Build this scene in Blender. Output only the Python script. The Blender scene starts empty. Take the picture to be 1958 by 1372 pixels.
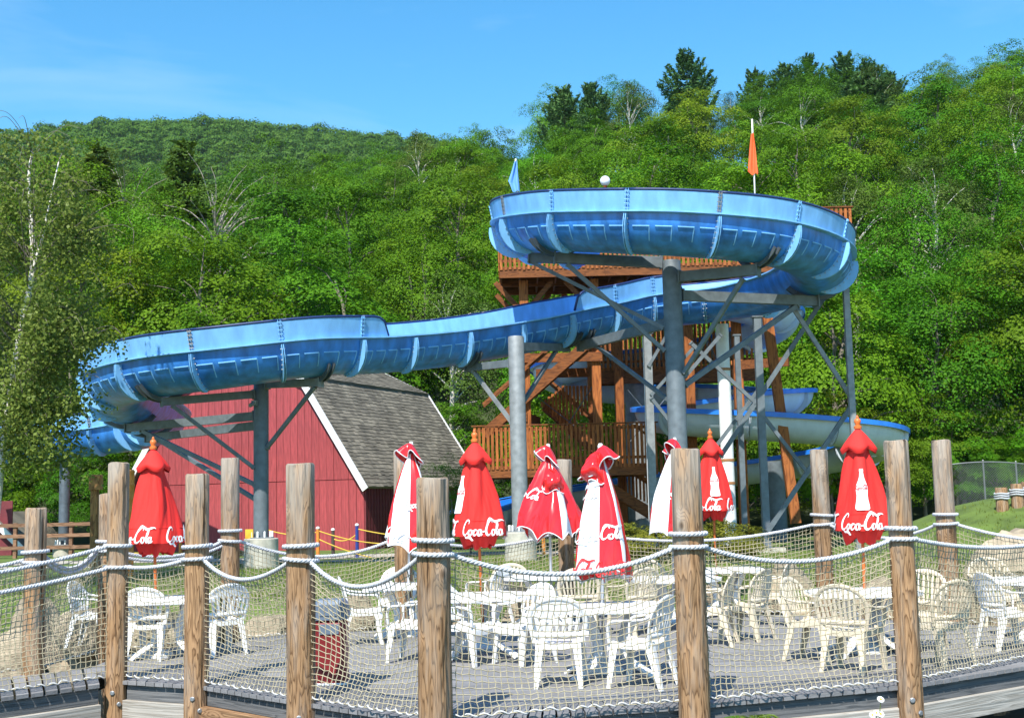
import bpy, math, random
import numpy as np
from mathutils import Vector, Matrix, Euler

scene = bpy.context.scene
col = scene.collection
rng = random.Random(7)

# ---------------------------------------------------------------- camera
F_PX = 2400.0                                   # focal length in photo pixels (photo 1958 wide)
PITCH = math.atan(274 / F_PX)
ROLL = math.radians(-1.3)
CAM = Vector((0, 0, 1.8))
ROT = Matrix.Rotation(math.pi / 2 + PITCH, 4, 'X') @ Matrix.Rotation(ROLL, 4, 'Z')
cam_data = bpy.data.cameras.new('camera')
cam = bpy.data.objects.new('camera', cam_data)
col.objects.link(cam)
cam.matrix_world = Matrix.Translation(CAM) @ ROT
cam_data.sensor_fit = 'HORIZONTAL'
cam_data.sensor_width = 36.0
cam_data.lens = 36.0 * F_PX / 1958.0
cam_data.clip_start = 0.1
cam_data.clip_end = 6000
scene.camera = cam

# ---------------------------------------------------------------- light
SUN_EL, SUN_AZ = 51.0, 18.0                     # degrees; azimuth to the left of straight behind the camera
sun_vec = Vector((-math.sin(math.radians(SUN_AZ)) * math.cos(math.radians(SUN_EL)),
                  -math.cos(math.radians(SUN_AZ)) * math.cos(math.radians(SUN_EL)),
                  math.sin(math.radians(SUN_EL))))
sun_data = bpy.data.lights.new('sun', 'SUN')
sun_data.energy = 5.0
sun_data.angle = math.radians(0.53)
sun_data.color = (1.0, 0.955, 0.88)
sun = bpy.data.objects.new('sun', sun_data)
col.objects.link(sun)
sun.rotation_euler = sun_vec.to_track_quat('Z', 'Y').to_euler()

world = bpy.data.worlds.new('World')
scene.world = world
world.use_nodes = True
wn, wl = world.node_tree.nodes, world.node_tree.links
wn.clear()
w_out = wn.new('ShaderNodeOutputWorld')
w_bg = wn.new('ShaderNodeBackground')
w_sky = wn.new('ShaderNodeTexSky')
w_sky.sky_type = 'NISHITA'
w_sky.sun_disc = False
w_sky.sun_elevation = math.radians(SUN_EL)
w_sky.sun_rotation = math.radians(180 + SUN_AZ)
w_sky.altitude = 300
w_sky.air_density = 1.0
w_sky.dust_density = 0.15
w_sky.ozone_density = 3.0
w_bg.inputs['Strength'].default_value = 0.125
# thin high cloud streaks
w_tc = wn.new('ShaderNodeTexCoord')
w_map = wn.new('ShaderNodeMapping')
w_map.inputs['Rotation'].default_value = (0, math.radians(12), 0)
w_map.inputs['Scale'].default_value = (3.0, 3.0, 14.0)
w_noise = wn.new('ShaderNodeTexNoise')
w_noise.inputs['Scale'].default_value = 1.3
w_noise.inputs['Detail'].default_value = 7
w_noise.inputs['Roughness'].default_value = 0.55
w_noise.inputs['Distortion'].default_value = 0.5
w_ramp = wn.new('ShaderNodeMapRange')
w_ramp.inputs['From Min'].default_value = 0.5
w_ramp.inputs['From Max'].default_value = 0.85
w_ramp.inputs['To Min'].default_value = 0.0
w_ramp.inputs['To Max'].default_value = 0.22
w_mix = wn.new('ShaderNodeMix')
w_mix.data_type = 'RGBA'
w_mix.inputs[7].default_value = (5.6, 6.6, 7.4, 1)
wl.new(w_tc.outputs['Generated'], w_map.inputs['Vector'])
wl.new(w_map.outputs['Vector'], w_noise.inputs['Vector'])
wl.new(w_noise.outputs['Fac'], w_ramp.inputs['Value'])
wl.new(w_ramp.outputs['Result'], w_mix.inputs[0])
w_hs = wn.new('ShaderNodeHueSaturation')
w_hs.inputs['Saturation'].default_value = 1.3
w_hs.inputs['Value'].default_value = 1.25
w_hs.inputs['Hue'].default_value = 0.487
wl.new(w_sky.outputs['Color'], w_hs.inputs['Color'])
wl.new(w_hs.outputs['Color'], w_mix.inputs[6])
wl.new(w_mix.outputs[2], w_bg.inputs['Color'])
wl.new(w_bg.outputs['Background'], w_out.inputs['Surface'])

scene.view_settings.view_transform = 'Standard'
scene.view_settings.look = 'None'
scene.view_settings.exposure = 0.66
scene.view_settings.gamma = 1.0
scene.view_settings.use_curve_mapping = False
scene.render.engine = 'CYCLES'
scene.cycles.use_denoising = True
scene.cycles.max_bounces = 6
scene.cycles.diffuse_bounces = 2
scene.cycles.glossy_bounces = 3
scene.cycles.transmission_bounces = 4
scene.cycles.transparent_max_bounces = 8
scene.cycles.sample_clamp_indirect = 6.0

# ---------------------------------------------------------------- measuring the photograph
def ray(px, py):
    return ROT.to_3x3() @ Vector(((px - 979) / F_PX, (686 - py) / F_PX, -1))
def at(px, py, Y):
    d = ray(px, py); return CAM + d * (Y / d.y)
def gz(px, py, z=0.0):
    d = ray(px, py); return CAM + d * ((z - CAM.z) / d.z)

# ---------------------------------------------------------------- materials
def nt(name):
    m = bpy.data.materials.new(name); m.use_nodes = True
    n = m.node_tree.nodes
    return m, n, m.node_tree.links, n['Principled BSDF']

def ramp(n, stops):
    r = n.new('ShaderNodeValToRGB')
    el = r.color_ramp.elements
    while len(el) < len(stops): el.new(0.5)
    for e, (p, c) in zip(el, stops):
        e.position = p; e.color = (*c[:3], 1)
    return r

def mat(name, c, rough=0.6, metal=0.0, var=0.12, scale=3.0, bump=0.0, bscale=40.0, rand=0.0, stretch=(1, 1, 1),
        spec=0.5, coat=0.0, detail=5, sheen=0.0, island=0.0):
    m, n, l, b = nt(name)
    tc = n.new('ShaderNodeTexCoord')
    mp = n.new('ShaderNodeMapping'); mp.inputs['Scale'].default_value = stretch
    l.new(tc.outputs['Object'], mp.inputs['Vector'])
    no = n.new('ShaderNodeTexNoise'); no.inputs['Scale'].default_value = scale; no.inputs['Detail'].default_value = detail
    l.new(mp.outputs['Vector'], no.inputs['Vector'])
    lo = tuple(max(0, v * (1 - var)) for v in c); hi = tuple(min(1, v * (1 + var)) for v in c)
    r = ramp(n, [(0.3, lo), (0.7, hi)])
    l.new(no.outputs['Fac'], r.inputs['Fac'])
    out = r.outputs['Color']
    if rand:
        oi = n.new('ShaderNodeObjectInfo')
        mr = n.new('ShaderNodeMapRange'); mr.inputs['To Min'].default_value = 1 - rand; mr.inputs['To Max'].default_value = 1 + rand
        l.new(oi.outputs['Random'], mr.inputs['Value'])
        hs = n.new('ShaderNodeHueSaturation'); l.new(mr.outputs['Result'], hs.inputs['Value']); l.new(out, hs.inputs['Color'])
        out = hs.outputs['Color']
    if island:
        ge = n.new('ShaderNodeNewGeometry')
        m3 = n.new('ShaderNodeMapRange'); m3.inputs['To Min'].default_value = 1 - island; m3.inputs['To Max'].default_value = 1 + island
        l.new(ge.outputs['Random Per Island'], m3.inputs['Value'])
        h3 = n.new('ShaderNodeHueSaturation'); l.new(m3.outputs['Result'], h3.inputs['Value']); l.new(out, h3.inputs['Color'])
        out = h3.outputs['Color']
    l.new(out, b.inputs['Base Color'])
    b.inputs['Roughness'].default_value = rough; b.inputs['Metallic'].default_value = metal
    b.inputs['Specular IOR Level'].default_value = spec
    b.inputs['Coat Weight'].default_value = coat
    if bump:
        nb = n.new('ShaderNodeTexNoise'); nb.inputs['Scale'].default_value = bscale; nb.inputs['Detail'].default_value = 4
        l.new(mp.outputs['Vector'], nb.inputs['Vector'])
        bp = n.new('ShaderNodeBump'); bp.inputs['Strength'].default_value = bump; bp.inputs['Distance'].default_value = 0.02
        l.new(nb.outputs['Fac'], bp.inputs['Height']); l.new(bp.outputs['Normal'], b.inputs['Normal'])
    return m

def mat_wood(name, dark, light, grain=(9, 9, 1.0), bands=9.0, rough=0.8, grey=None, rand=0.12, bump=0.35, greyz=None, knots=True, blot=.3, checks=False):
    """Contour bands of a stretched noise: the cathedral grain of sawn or peeled softwood."""
    m, n, l, b = nt(name)
    tc = n.new('ShaderNodeTexCoord'); oi = n.new('ShaderNodeObjectInfo')
    add = n.new('ShaderNodeVectorMath'); add.operation = 'ADD'
    mul = n.new('ShaderNodeVectorMath'); mul.operation = 'SCALE'; mul.inputs['Scale'].default_value = 37.0
    cmb = n.new('ShaderNodeCombineXYZ')
    for k in 'XYZ': l.new(oi.outputs['Random'], cmb.inputs[k])
    l.new(cmb.outputs[0], mul.inputs[0]); l.new(tc.outputs['Object'], add.inputs[0]); l.new(mul.outputs[0], add.inputs[1])
    mp = n.new('ShaderNodeMapping'); mp.inputs['Scale'].default_value = grain
    l.new(add.outputs[0], mp.inputs['Vector'])
    no = n.new('ShaderNodeTexNoise'); no.inputs['Scale'].default_value = 1.0; no.inputs['Detail'].default_value = 2.5; no.inputs['Roughness'].default_value = 0.45
    l.new(mp.outputs['Vector'], no.inputs['Vector'])
    mm = n.new('ShaderNodeMath'); mm.operation = 'MULTIPLY'; mm.inputs[1].default_value = bands
    fr = n.new('ShaderNodeMath'); fr.operation = 'FRACT'
    src = no.outputs['Fac']; kn = None
    if knots:
        mk = n.new('ShaderNodeMapping'); mk.inputs['Scale'].default_value = (2.6, 2.6, 1.7) if grain[2] < 5 else (1.2, 5, 5)
        vo = n.new('ShaderNodeTexVoronoi'); vo.inputs['Scale'].default_value = 1.0
        l.new(add.outputs[0], mk.inputs['Vector']); l.new(mk.outputs['Vector'], vo.inputs['Vector'])
        kf = n.new('ShaderNodeMapRange'); kf.interpolation_type = 'SMOOTHSTEP'
        kf.inputs['From Min'].default_value = .30; kf.inputs['From Max'].default_value = .02; kf.inputs['To Max'].default_value = .42
        l.new(vo.outputs['Distance'], kf.inputs['Value'])
        ka = n.new('ShaderNodeMath'); ka.operation = 'ADD'; l.new(src, ka.inputs[0]); l.new(kf.outputs['Result'], ka.inputs[1]); src = ka.outputs[0]
        kn = n.new('ShaderNodeMapRange'); kn.inputs['From Min'].default_value = .10; kn.inputs['From Max'].default_value = .055; kn.inputs['To Max'].default_value = .75
        l.new(vo.outputs['Distance'], kn.inputs['Value'])
    l.new(src, mm.inputs[0]); l.new(mm.outputs[0], fr.inputs[0])
    mid = tuple((a + c) / 2 for a, c in zip(dark, light))
    r = ramp(n, [(0.0, dark), (0.18, mid), (0.55, light), (0.86, light), (1.0, dark)])
    l.new(fr.outputs[0], r.inputs['Fac'])
    n2 = n.new('ShaderNodeTexNoise'); n2.inputs['Scale'].default_value = 3.0; n2.inputs['Detail'].default_value = 6
    l.new(mp.outputs['Vector'], n2.inputs['Vector'])
    mr = n.new('ShaderNodeMapRange'); mr.inputs['To Min'].default_value = 1 - blot; mr.inputs['To Max'].default_value = 1 + blot
    l.new(n2.outputs['Fac'], mr.inputs['Value'])
    hs = n.new('ShaderNodeHueSaturation'); l.new(mr.outputs['Result'], hs.inputs['Value']); l.new(r.outputs['Color'], hs.inputs['Color'])
    out = hs.outputs['Color']
    if rand:
        m2 = n.new('ShaderNodeMapRange'); m2.inputs['To Min'].default_value = 1 - rand; m2.inputs['To Max'].default_value = 1 + rand
        l.new(oi.outputs['Random'], m2.inputs['Value'])
        h2 = n.new('ShaderNodeHueSaturation'); l.new(m2.outputs['Result'], h2.inputs['Value']); l.new(out, h2.inputs['Color'])
        out = h2.outputs['Color']
    if grey:
        mx = n.new('ShaderNodeMix'); mx.data_type = 'RGBA'
        mx.inputs[7].default_value = (*grey, 1)
        n3 = n.new('ShaderNodeTexNoise'); n3.inputs['Scale'].default_value = 2.2; n3.inputs['Detail'].default_value = 7
        m3 = n.new('ShaderNodeMapping'); m3.inputs['Scale'].default_value = (5, 5, .7)
        l.new(add.outputs[0], m3.inputs['Vector']); l.new(m3.outputs['Vector'], n3.inputs['Vector'])
        fac = n3.outputs['Fac']
        rr = n.new('ShaderNodeMapRange'); rr.inputs['From Min'].default_value = 0.37; rr.inputs['From Max'].default_value = 0.72
        rr.inputs['To Max'].default_value = 0.75
        if greyz:                                 # weathering is heavier near the exposed top
            sx = n.new('ShaderNodeSeparateXYZ'); l.new(tc.outputs['Object'], sx.inputs[0])
            gzr = n.new('ShaderNodeMapRange'); gzr.inputs['From Min'].default_value = greyz[0]; gzr.inputs['From Max'].default_value = greyz[1]
            gzr.inputs['To Min'].default_value = -0.1; gzr.inputs['To Max'].default_value = 0.22
            l.new(sx.outputs['Z'], gzr.inputs['Value'])
            ad = n.new('ShaderNodeMath'); ad.operation = 'ADD'; l.new(fac, ad.inputs[0]); l.new(gzr.outputs['Result'], ad.inputs[1])
            fac = ad.outputs[0]
        l.new(fac, rr.inputs['Value']); l.new(rr.outputs['Result'], mx.inputs[0])
        l.new(out, mx.inputs[6]); out = mx.outputs[2]
    if checks:                                    # long drying cracks down the log
        mc = n.new('ShaderNodeMapping'); mc.inputs['Scale'].default_value = (17, 17, .55)
        nc = n.new('ShaderNodeTexNoise'); nc.inputs['Scale'].default_value = 1.0; nc.inputs['Detail'].default_value = 3
        l.new(add.outputs[0], mc.inputs['Vector']); l.new(mc.outputs['Vector'], nc.inputs['Vector'])
        cf = n.new('ShaderNodeMapRange'); cf.inputs['From Min'].default_value = .36; cf.inputs['From Max'].default_value = .31; cf.inputs['To Max'].default_value = .85
        l.new(nc.outputs['Fac'], cf.inputs['Value'])
        cx = n.new('ShaderNodeMix'); cx.data_type = 'RGBA'; cx.inputs[7].default_value = (*[v * .35 for v in dark], 1)
        l.new(cf.outputs['Result'], cx.inputs[0]); l.new(out, cx.inputs[6]); out = cx.outputs[2]
    if kn is not None:
        kx = n.new('ShaderNodeMix'); kx.data_type = 'RGBA'; kx.inputs[7].default_value = (*[v * .45 for v in dark], 1)
        l.new(kn.outputs['Result'], kx.inputs[0]); l.new(out, kx.inputs[6]); out = kx.outputs[2]
    l.new(out, b.inputs['Base Color'])
    b.inputs['Roughness'].default_value = rough
    b.inputs['Specular IOR Level'].default_value = 0.25
    bp = n.new('ShaderNodeBump'); bp.inputs['Strength'].default_value = bump; bp.inputs['Distance'].default_value = 0.01
    l.new(fr.outputs[0], bp.inputs['Height']); l.new(bp.outputs['Normal'], b.inputs['Normal'])
    return m

def mat_leaf(name, c1, c2, trans=0.35, rough=0.5, hue=0.02, val=0.25, nscale=0.8):
    m, n, l, b = nt(name)
    geo = n.new('ShaderNodeNewGeometry'); oi = n.new('ShaderNodeObjectInfo')
    tc = n.new('ShaderNodeTexCoord')
    no = n.new('ShaderNodeTexNoise'); no.inputs['Scale'].default_value = nscale; no.inputs['Detail'].default_value = 3
    l.new(tc.outputs['Object'], no.inputs['Vector'])
    ad = n.new('ShaderNodeMath'); ad.operation = 'ADD'
    sc = n.new('ShaderNodeMath'); sc.operation = 'MULTIPLY'; sc.inputs[1].default_value = 0.55
    l.new(geo.outputs['Random Per Island'], sc.inputs[0]); l.new(sc.outputs[0], ad.inputs[0])
    s2 = n.new('ShaderNodeMath'); s2.operation = 'MULTIPLY'; s2.inputs[1].default_value = 0.5
    l.new(no.outputs['Fac'], s2.inputs[0]); l.new(s2.outputs[0], ad.inputs[1])
    r = ramp(n, [(0.1, c1), (0.9, c2)]); l.new(ad.outputs[0], r.inputs['Fac'])
    hs = n.new('ShaderNodeHueSaturation')
    h = n.new('ShaderNodeMapRange'); h.inputs['To Min'].default_value = 0.5 - hue; h.inputs['To Max'].default_value = 0.5 + hue
    l.new(oi.outputs['Random'], h.inputs['Value']); l.new(h.outputs['Result'], hs.inputs['Hue'])
    wnz = n.new('ShaderNodeTexWhiteNoise'); wnz.noise_dimensions = '1D'; l.new(oi.outputs['Random'], wnz.inputs['W'])
    v = n.new('ShaderNodeMapRange'); v.inputs['To Min'].default_value = 1 - val; v.inputs['To Max'].default_value = 1 + val
    l.new(wnz.outputs['Value'], v.inputs['Value']); l.new(v.outputs['Result'], hs.inputs['Value'])
    l.new(r.outputs['Color'], hs.inputs['Color'])
    l.new(hs.outputs['Color'], b.inputs['Base Color'])
    b.inputs['Roughness'].default_value = rough + .1
    b.inputs['Specular IOR Level'].default_value = 0.12
    tr = n.new('ShaderNodeBsdfTranslucent'); l.new(hs.outputs['Color'], tr.inputs['Color'])
    ms = n.new('ShaderNodeMixShader'); ms.inputs[0].default_value = trans
    l.new(b.outputs[0], ms.inputs[1]); l.new(tr.outputs[0], ms.inputs[2])
    l.new(ms.outputs[0], n['Material Output'].inputs['Surface'])
    return m

# ---------------------------------------------------------------- mesh helpers
def tag(o, label=None, cat=None, group=None, kind=None):
    if label: o['label'] = label
    if cat: o['category'] = cat
    if group: o['group'] = group
    if kind: o['kind'] = kind
    return o

def empty(name, loc, rz=0.0):
    o = bpy.data.objects.new(name, None); col.objects.link(o)
    o.empty_display_size = 0.2
    o.location = loc; o.rotation_euler = (0, 0, rz)
    return o

def thing(name, label, cat, loc=(0, 0, 0), rz=0.0, group=None):
    return tag(empty(name, loc, rz), label, cat, group)

def world_loc(o):
    v = Vector((0, 0, 0))
    while o is not None:
        v += o.location; o = o.parent
    return v

def kids(o): return [c for c in bpy.data.objects if c.parent == o]
def copy_tree(o, parent=None, cache={}):
    c = o.copy(); col.objects.link(c)
    if parent is not None: c.parent = parent
    if o.name not in cache: cache[o.name] = [k.name for k in kids(o)]
    for k in cache[o.name]: copy_tree(bpy.data.objects[k], c)
    return c

class MB:
    """Collects boxes, beams, tubes, lathes in world coordinates and links them as one mesh object."""
    def __init__(s): s.v = []; s.f = []; s.mi = []; s.m = 0
    def add(s, vs, fs):
        k = len(s.v); s.v += [tuple(v) for v in vs]
        s.f += [tuple(i + k for i in f) for f in fs]; s.mi += [s.m] * len(fs)
        return s
    def hexa(s, p):                                  # 8 points: bottom ring then top ring
        return s.add(p, [(3, 2, 1, 0), (4, 5, 6, 7), (0, 1, 5, 4), (1, 2, 6, 5), (2, 3, 7, 6), (3, 0, 4, 7)])
    def box(s, c, d, rz=0.0, rot=None):
        c = Vector(c); x, y, z = d[0] / 2, d[1] / 2, d[2] / 2
        M = rot if rot is not None else Matrix.Rotation(rz, 3, 'Z')
        return s.hexa([c + M @ Vector(q) for q in ((-x, -y, -z), (x, -y, -z), (x, y, -z), (-x, y, -z), (-x, -y, z), (x, -y, z), (x, y, z), (-x, y, z))])
    def bbox(s, c, d, bev=0.01, rz=0.0):             # chamfered box (chamfer on the vertical and top edges)
        c = Vector(c); x, y, z = d[0] / 2, d[1] / 2, d[2] / 2
        M = Matrix.Rotation(rz, 3, 'Z')
        b = min(bev, x * .9, y * .9, z * .9)
        def ring(i, zz): return [(-x + b + (0 if i else 0), -y + i, zz), (x - b, -y + i, zz), (x - i, -y + b, zz), (x - i, y - b, zz), (x - b, y - i, zz), (-x + b, y - i, zz), (-x + i, y - b, zz), (-x + i, -y + b, zz)]
        r = ring(0, -z) + ring(0, z - b) + ring(b * .8, z)
        fs = [tuple(range(7, -1, -1)), tuple(range(16, 24))]
        for a in (0, 8):
            for i in range(8): fs.append((a + i, a + (i + 1) % 8, a + 8 + (i + 1) % 8, a + 8 + i))
        return s.add([c + M @ Vector(q) for q in r], fs)
    def beam(s, a, b, w, h=None, up=(0, 0, 1)):
        a, b = Vector(a), Vector(b); h = h or w
        t = (b - a).normalized(); u = Vector(up)
        if abs(t.dot(u)) > .98: u = Vector((0, 1, 0))
        n = t.cross(u).normalized(); u = n.cross(t)
        q = [-n * w / 2 - u * h / 2, n * w / 2 - u * h / 2, n * w / 2 + u * h / 2, -n * w / 2 + u * h / 2]
        return s.hexa([a + q[0], a + q[1], b + q[1], b + q[0], a + q[3], a + q[2], b + q[2], b + q[3]])
    def tube(s, pts, r, n=8, cap=True, closed=False, flat=1.0):
        pts = [Vector(p) for p in pts]; N = len(pts)
        rs = r if hasattr(r, '__len__') else [r] * N
        k = len(s.v); up = None
        for i, p in enumerate(pts):
            if closed: t = pts[(i + 1) % N] - pts[i - 1]
            else: t = pts[min(i + 1, N - 1)] - pts[max(i - 1, 0)]
            t.normalize()
            if up is None:
                up = Vector((0, 0, 1)) if abs(t.z) < .9 else Vector((0, 1, 0))
            a = t.cross(up).normalized(); up = a.cross(t).normalized()
            for j in range(n):
                th = 2 * math.pi * j / n
                s.v.append(tuple(p + (a * math.cos(th) + up * math.sin(th) * flat) * rs[i]))
        M = N if closed else N - 1
        for i in range(M):
            i2 = (i + 1) % N
            for j in range(n):
                s.f.append((k + i * n + j, k + i * n + (j + 1) % n, k + i2 * n + (j + 1) % n, k + i2 * n + j)); s.mi.append(s.m)
        if cap and not closed:
            s.f.append(tuple(k + j for j in range(n - 1, -1, -1))); s.mi.append(s.m)
            s.f.append(tuple(k + (N - 1) * n + j for j in range(n))); s.mi.append(s.m)
        return s
    def lathe(s, prof, c=(0, 0, 0), n=16, cap=True):   # prof: (r, z)
        c = Vector(c); k = len(s.v)
        for r, z in prof:
            for j in range(n):
                th = 2 * math.pi * j / n
                s.v.append((c.x + r * math.cos(th), c.y + r * math.sin(th), c.z + z))
        for i in range(len(prof) - 1):
            for j in range(n):
                s.f.append((k + i * n + j, k + i * n + (j + 1) % n, k + (i + 1) * n + (j + 1) % n, k + (i + 1) * n + j)); s.mi.append(s.m)
        if cap:
            s.f.append(tuple(k + j for j in range(n - 1, -1, -1))); s.mi.append(s.m)
            s.f.append(tuple(k + (len(prof) - 1) * n + j for j in range(n))); s.mi.append(s.m)
        return s
    def grid(s, P, flip=False):                        # P[i][j] points
        k = len(s.v); n = len(P[0])
        for r in P: s.v += [tuple(p) for p in r]
        for i in range(len(P) - 1):
            for j in range(n - 1):
                q = (k + i * n + j, k + i * n + j + 1, k + (i + 1) * n + j + 1, k + (i + 1) * n + j)
                s.f.append(q[::-1] if flip else q); s.mi.append(s.m)
        return s
    def mesh(s, name, mats, origin=(0, 0, 0), smooth=False, angle=None):
        o = Vector(origin)
        me = bpy.data.meshes.new(name)
        me.from_pydata([(v[0] - o.x, v[1] - o.y, v[2] - o.z) for v in s.v], [], s.f)
        for m in (mats if isinstance(mats, (list, tuple)) else [mats]): me.materials.append(m)
        if any(s.mi): me.polygons.foreach_set('material_index', s.mi)
        if smooth:
            me.polygons.foreach_set('use_smooth', [True] * len(s.f))
            if angle: me.set_sharp_from_angle(angle=math.radians(angle))
        me.update()
        return me
    def build(s, name, mats, parent=None, smooth=False, angle=None, kind=None, origin=None):
        """origin: world point of the object's own origin (defaults to the parent's)."""
        base = world_loc(parent) if parent is not None else Vector((0, 0, 0))
        org = Vector(origin) if origin is not None else base
        me = s.mesh(name, mats, org, smooth, angle)
        o = bpy.data.objects.new(name, me); col.objects.link(o)
        o.location = org - base
        if parent is not None: o.parent = parent
        if kind: o['kind'] = kind
        return o

def link(name, me, parent, loc=(0, 0, 0), rot=(0, 0, 0), scale=(1, 1, 1)):
    o = bpy.data.objects.new(name, me); col.objects.link(o)
    o.parent = parent; o.location = loc; o.rotation_euler = rot; o.scale = scale
    return o

def np_mesh(name, V, Fq, mats, smooth=False):
    """Fast quad mesh from numpy arrays."""
    me = bpy.data.meshes.new(name)
    me.vertices.add(len(V)); me.vertices.foreach_set('co', np.asarray(V, np.float32).ravel())
    me.loops.add(Fq.size); me.loops.foreach_set('vertex_index', np.asarray(Fq, np.int32).ravel())
    k = Fq.shape[1]
    me.polygons.add(len(Fq)); me.polygons.foreach_set('loop_start', np.arange(0, Fq.size, k, dtype=np.int32))
    me.polygons.foreach_set('loop_total', np.full(len(Fq), k, np.int32))
    if smooth: me.polygons.foreach_set('use_smooth', np.ones(len(Fq), bool))
    for m in (mats if isinstance(mats, (list, tuple)) else [mats]): me.materials.append(m)
    me.update(calc_edges=True)
    return me

def crom(P, per=8, closed=False):
    P = [Vector(p) for p in P]; out = []
    N = len(P)
    for i in range(N - 1):
        p0 = P[i - 1] if i > 0 else P[0] * 2 - P[1]
        p3 = P[i + 2] if i + 2 < N else P[N - 1] * 2 - P[N - 2]
        p1, p2 = P[i], P[i + 1]
        for k in range(per):
            t = k / per
            out.append(0.5 * ((2 * p1) + (p2 - p0) * t + (2 * p0 - 5 * p1 + 4 * p2 - p3) * t * t + (3 * p1 - p0 - 3 * p2 + p3) * t ** 3))
    out.append(P[-1].copy())
    return out
def resample(P, step):
    d = [0.0]
    for a, b in zip(P, P[1:]): d.append(d[-1] + (b - a).length)
    n = max(1, round(d[-1] / step)); out = []; k = 0
    for i in range(n + 1):
        s = d[-1] * i / n
        while k < len(P) - 2 and d[k + 1] < s: k += 1
        t = (s - d[k]) / max(1e-9, d[k + 1] - d[k]); out.append(P[k].lerp(P[k + 1], t))
    return out

# ================================================================ LAND
def sstep(a, b, x):
    t = min(1, max(0, (x - a) / (b - a))); return t * t * (3 - 2 * t)
def hill_slope(u):
    return float(np.interp(u, [-.5, -.2, -.13, -.09, 0, .03, .07, .14, .2, .3, .4], [.335, .34, .34, .338, .350, .370, .408, .416, .418, .422, .447]))
def zg(x, y):
    z = 0.28
    edge = 19.6 + .35 * math.sin(x * .9) + (0.9 if x < -5 else 0) * 2.5
    low = 1 - sstep(edge, edge + 1.9, y)
    z -= 1.75 * low * sstep(4.0, 9.0, y)
    dm = math.hypot((x - 14.5) / 6.0, (y - 35) / 7.0)
    z += 1.35 * (1 - sstep(.15, 1.0, dm))
    if y > 54:
        u = x / y; s = hill_slope(u)
        yy = min(y, 160)
        z += s * (yy - 54) * sstep(54, 64, y)
        if y > 160: z -= .12 * (min(y, 260) - 160)
        if y > 250:
            k = float(np.interp(u, [-.6, -.41, -.31, -.24, -.14, -.05, .02, .3], [.296, .298, .308, .304, .293, .284, .26, .22]))
            top = k * 600 + 1.8
            z0 = z; z = z0 + (top - z0) * sstep(230, 640, y) * 1.0 if y < 640 else top - .15 * (y - 640)
    return z

M_grass = mat('grass_ground', (.095, .145, .022), .95, var=.35, scale=1.6, bump=.6, bscale=60, detail=8)
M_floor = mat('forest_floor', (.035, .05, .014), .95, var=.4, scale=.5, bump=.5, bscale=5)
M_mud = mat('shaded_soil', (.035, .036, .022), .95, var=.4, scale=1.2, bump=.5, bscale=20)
xs = [-560, -400, -250, -160, -110, -80, -60, -48, -38, -30] + [(-25 + i * .8) for i in range(63)] + [26, 30, 38, 48, 60, 80, 110, 160, 250, 400, 560]
ys = [-40, -25, -10, 0, 4] + [5 + i * .8 for i in range(52)] + [47 + i * 3 for i in range(8)] + [72, 80, 90, 100, 112, 125, 140, 155, 165, 180, 200, 230, 260, 300, 340, 380, 420, 460, 500, 540, 580, 620, 645, 680, 720, 760, 800]
g = MB()
g.grid([[(x, y, zg(x, y) if y < 1400 else zg(x, 1400) - .2 * (y - 1400)) for x in xs] for y in ys], flip=True)
for i, f in enumerate(g.f):
    cx = sum(g.v[k][0] for k in f) / 4; cy = sum(g.v[k][1] for k in f) / 4
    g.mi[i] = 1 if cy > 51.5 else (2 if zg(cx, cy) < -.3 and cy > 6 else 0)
# make faces point up
ground = g.build('ground', [M_grass, M_floor, M_mud], smooth=True)
tag(ground, 'grassy ground rising to a wooded hillside', None, None, 'structure')
if ground.data.polygons[len(ground.data.polygons) // 2].normal.z < 0: ground.data.flip_normals()

# gravel path in front of the barn
M_gravel = mat('gravel', (.42, .38, .32), .95, var=.3, scale=30, bump=.5, bscale=90)
g = MB()
for lo, hi, y0, y1 in ((-16, 4.5, 37.2, 39.6), (-16, -1.2, 34.9, 35.9)):
    n = 24
    g.grid([[(lo + (hi - lo) * i / n, y0 + .5 * math.sin(i * .5), .288), (lo + (hi - lo) * i / n, y1 + .5 * math.sin(i * .5 + .4), .288)] for i in range(n + 1)], flip=False)
path = g.build('gravel_path', M_gravel); tag(path, kind='structure')
if path.data.polygons[0].normal.z < 0: path.data.flip_normals()

# ================================================================ TREES
npr = np.random.default_rng(11)
def unit(v): return v / np.maximum(1e-9, np.linalg.norm(v, axis=-1, keepdims=True))
def leaf_quads(P, N, L, W, r=npr, along=None):
    """Rhombic leaves at P facing N; L, W half sizes (arrays)."""
    n = len(P)
    N = unit(N)
    a = along if along is not None else r.normal(size=(n, 3))
    a = unit(a - N * (a * N).sum(1, keepdims=True))
    b = np.cross(N, a)
    L = np.broadcast_to(L, (n,))[:, None]; W = np.broadcast_to(W, (n,))[:, None]
    V = np.stack([P - a * L, P + b * W - N * W * .25, P + a * L, P - b * W - N * W * .25], 1).reshape(-1, 3)
    Fq = np.arange(n * 4).reshape(n, 4)
    return V, Fq

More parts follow.
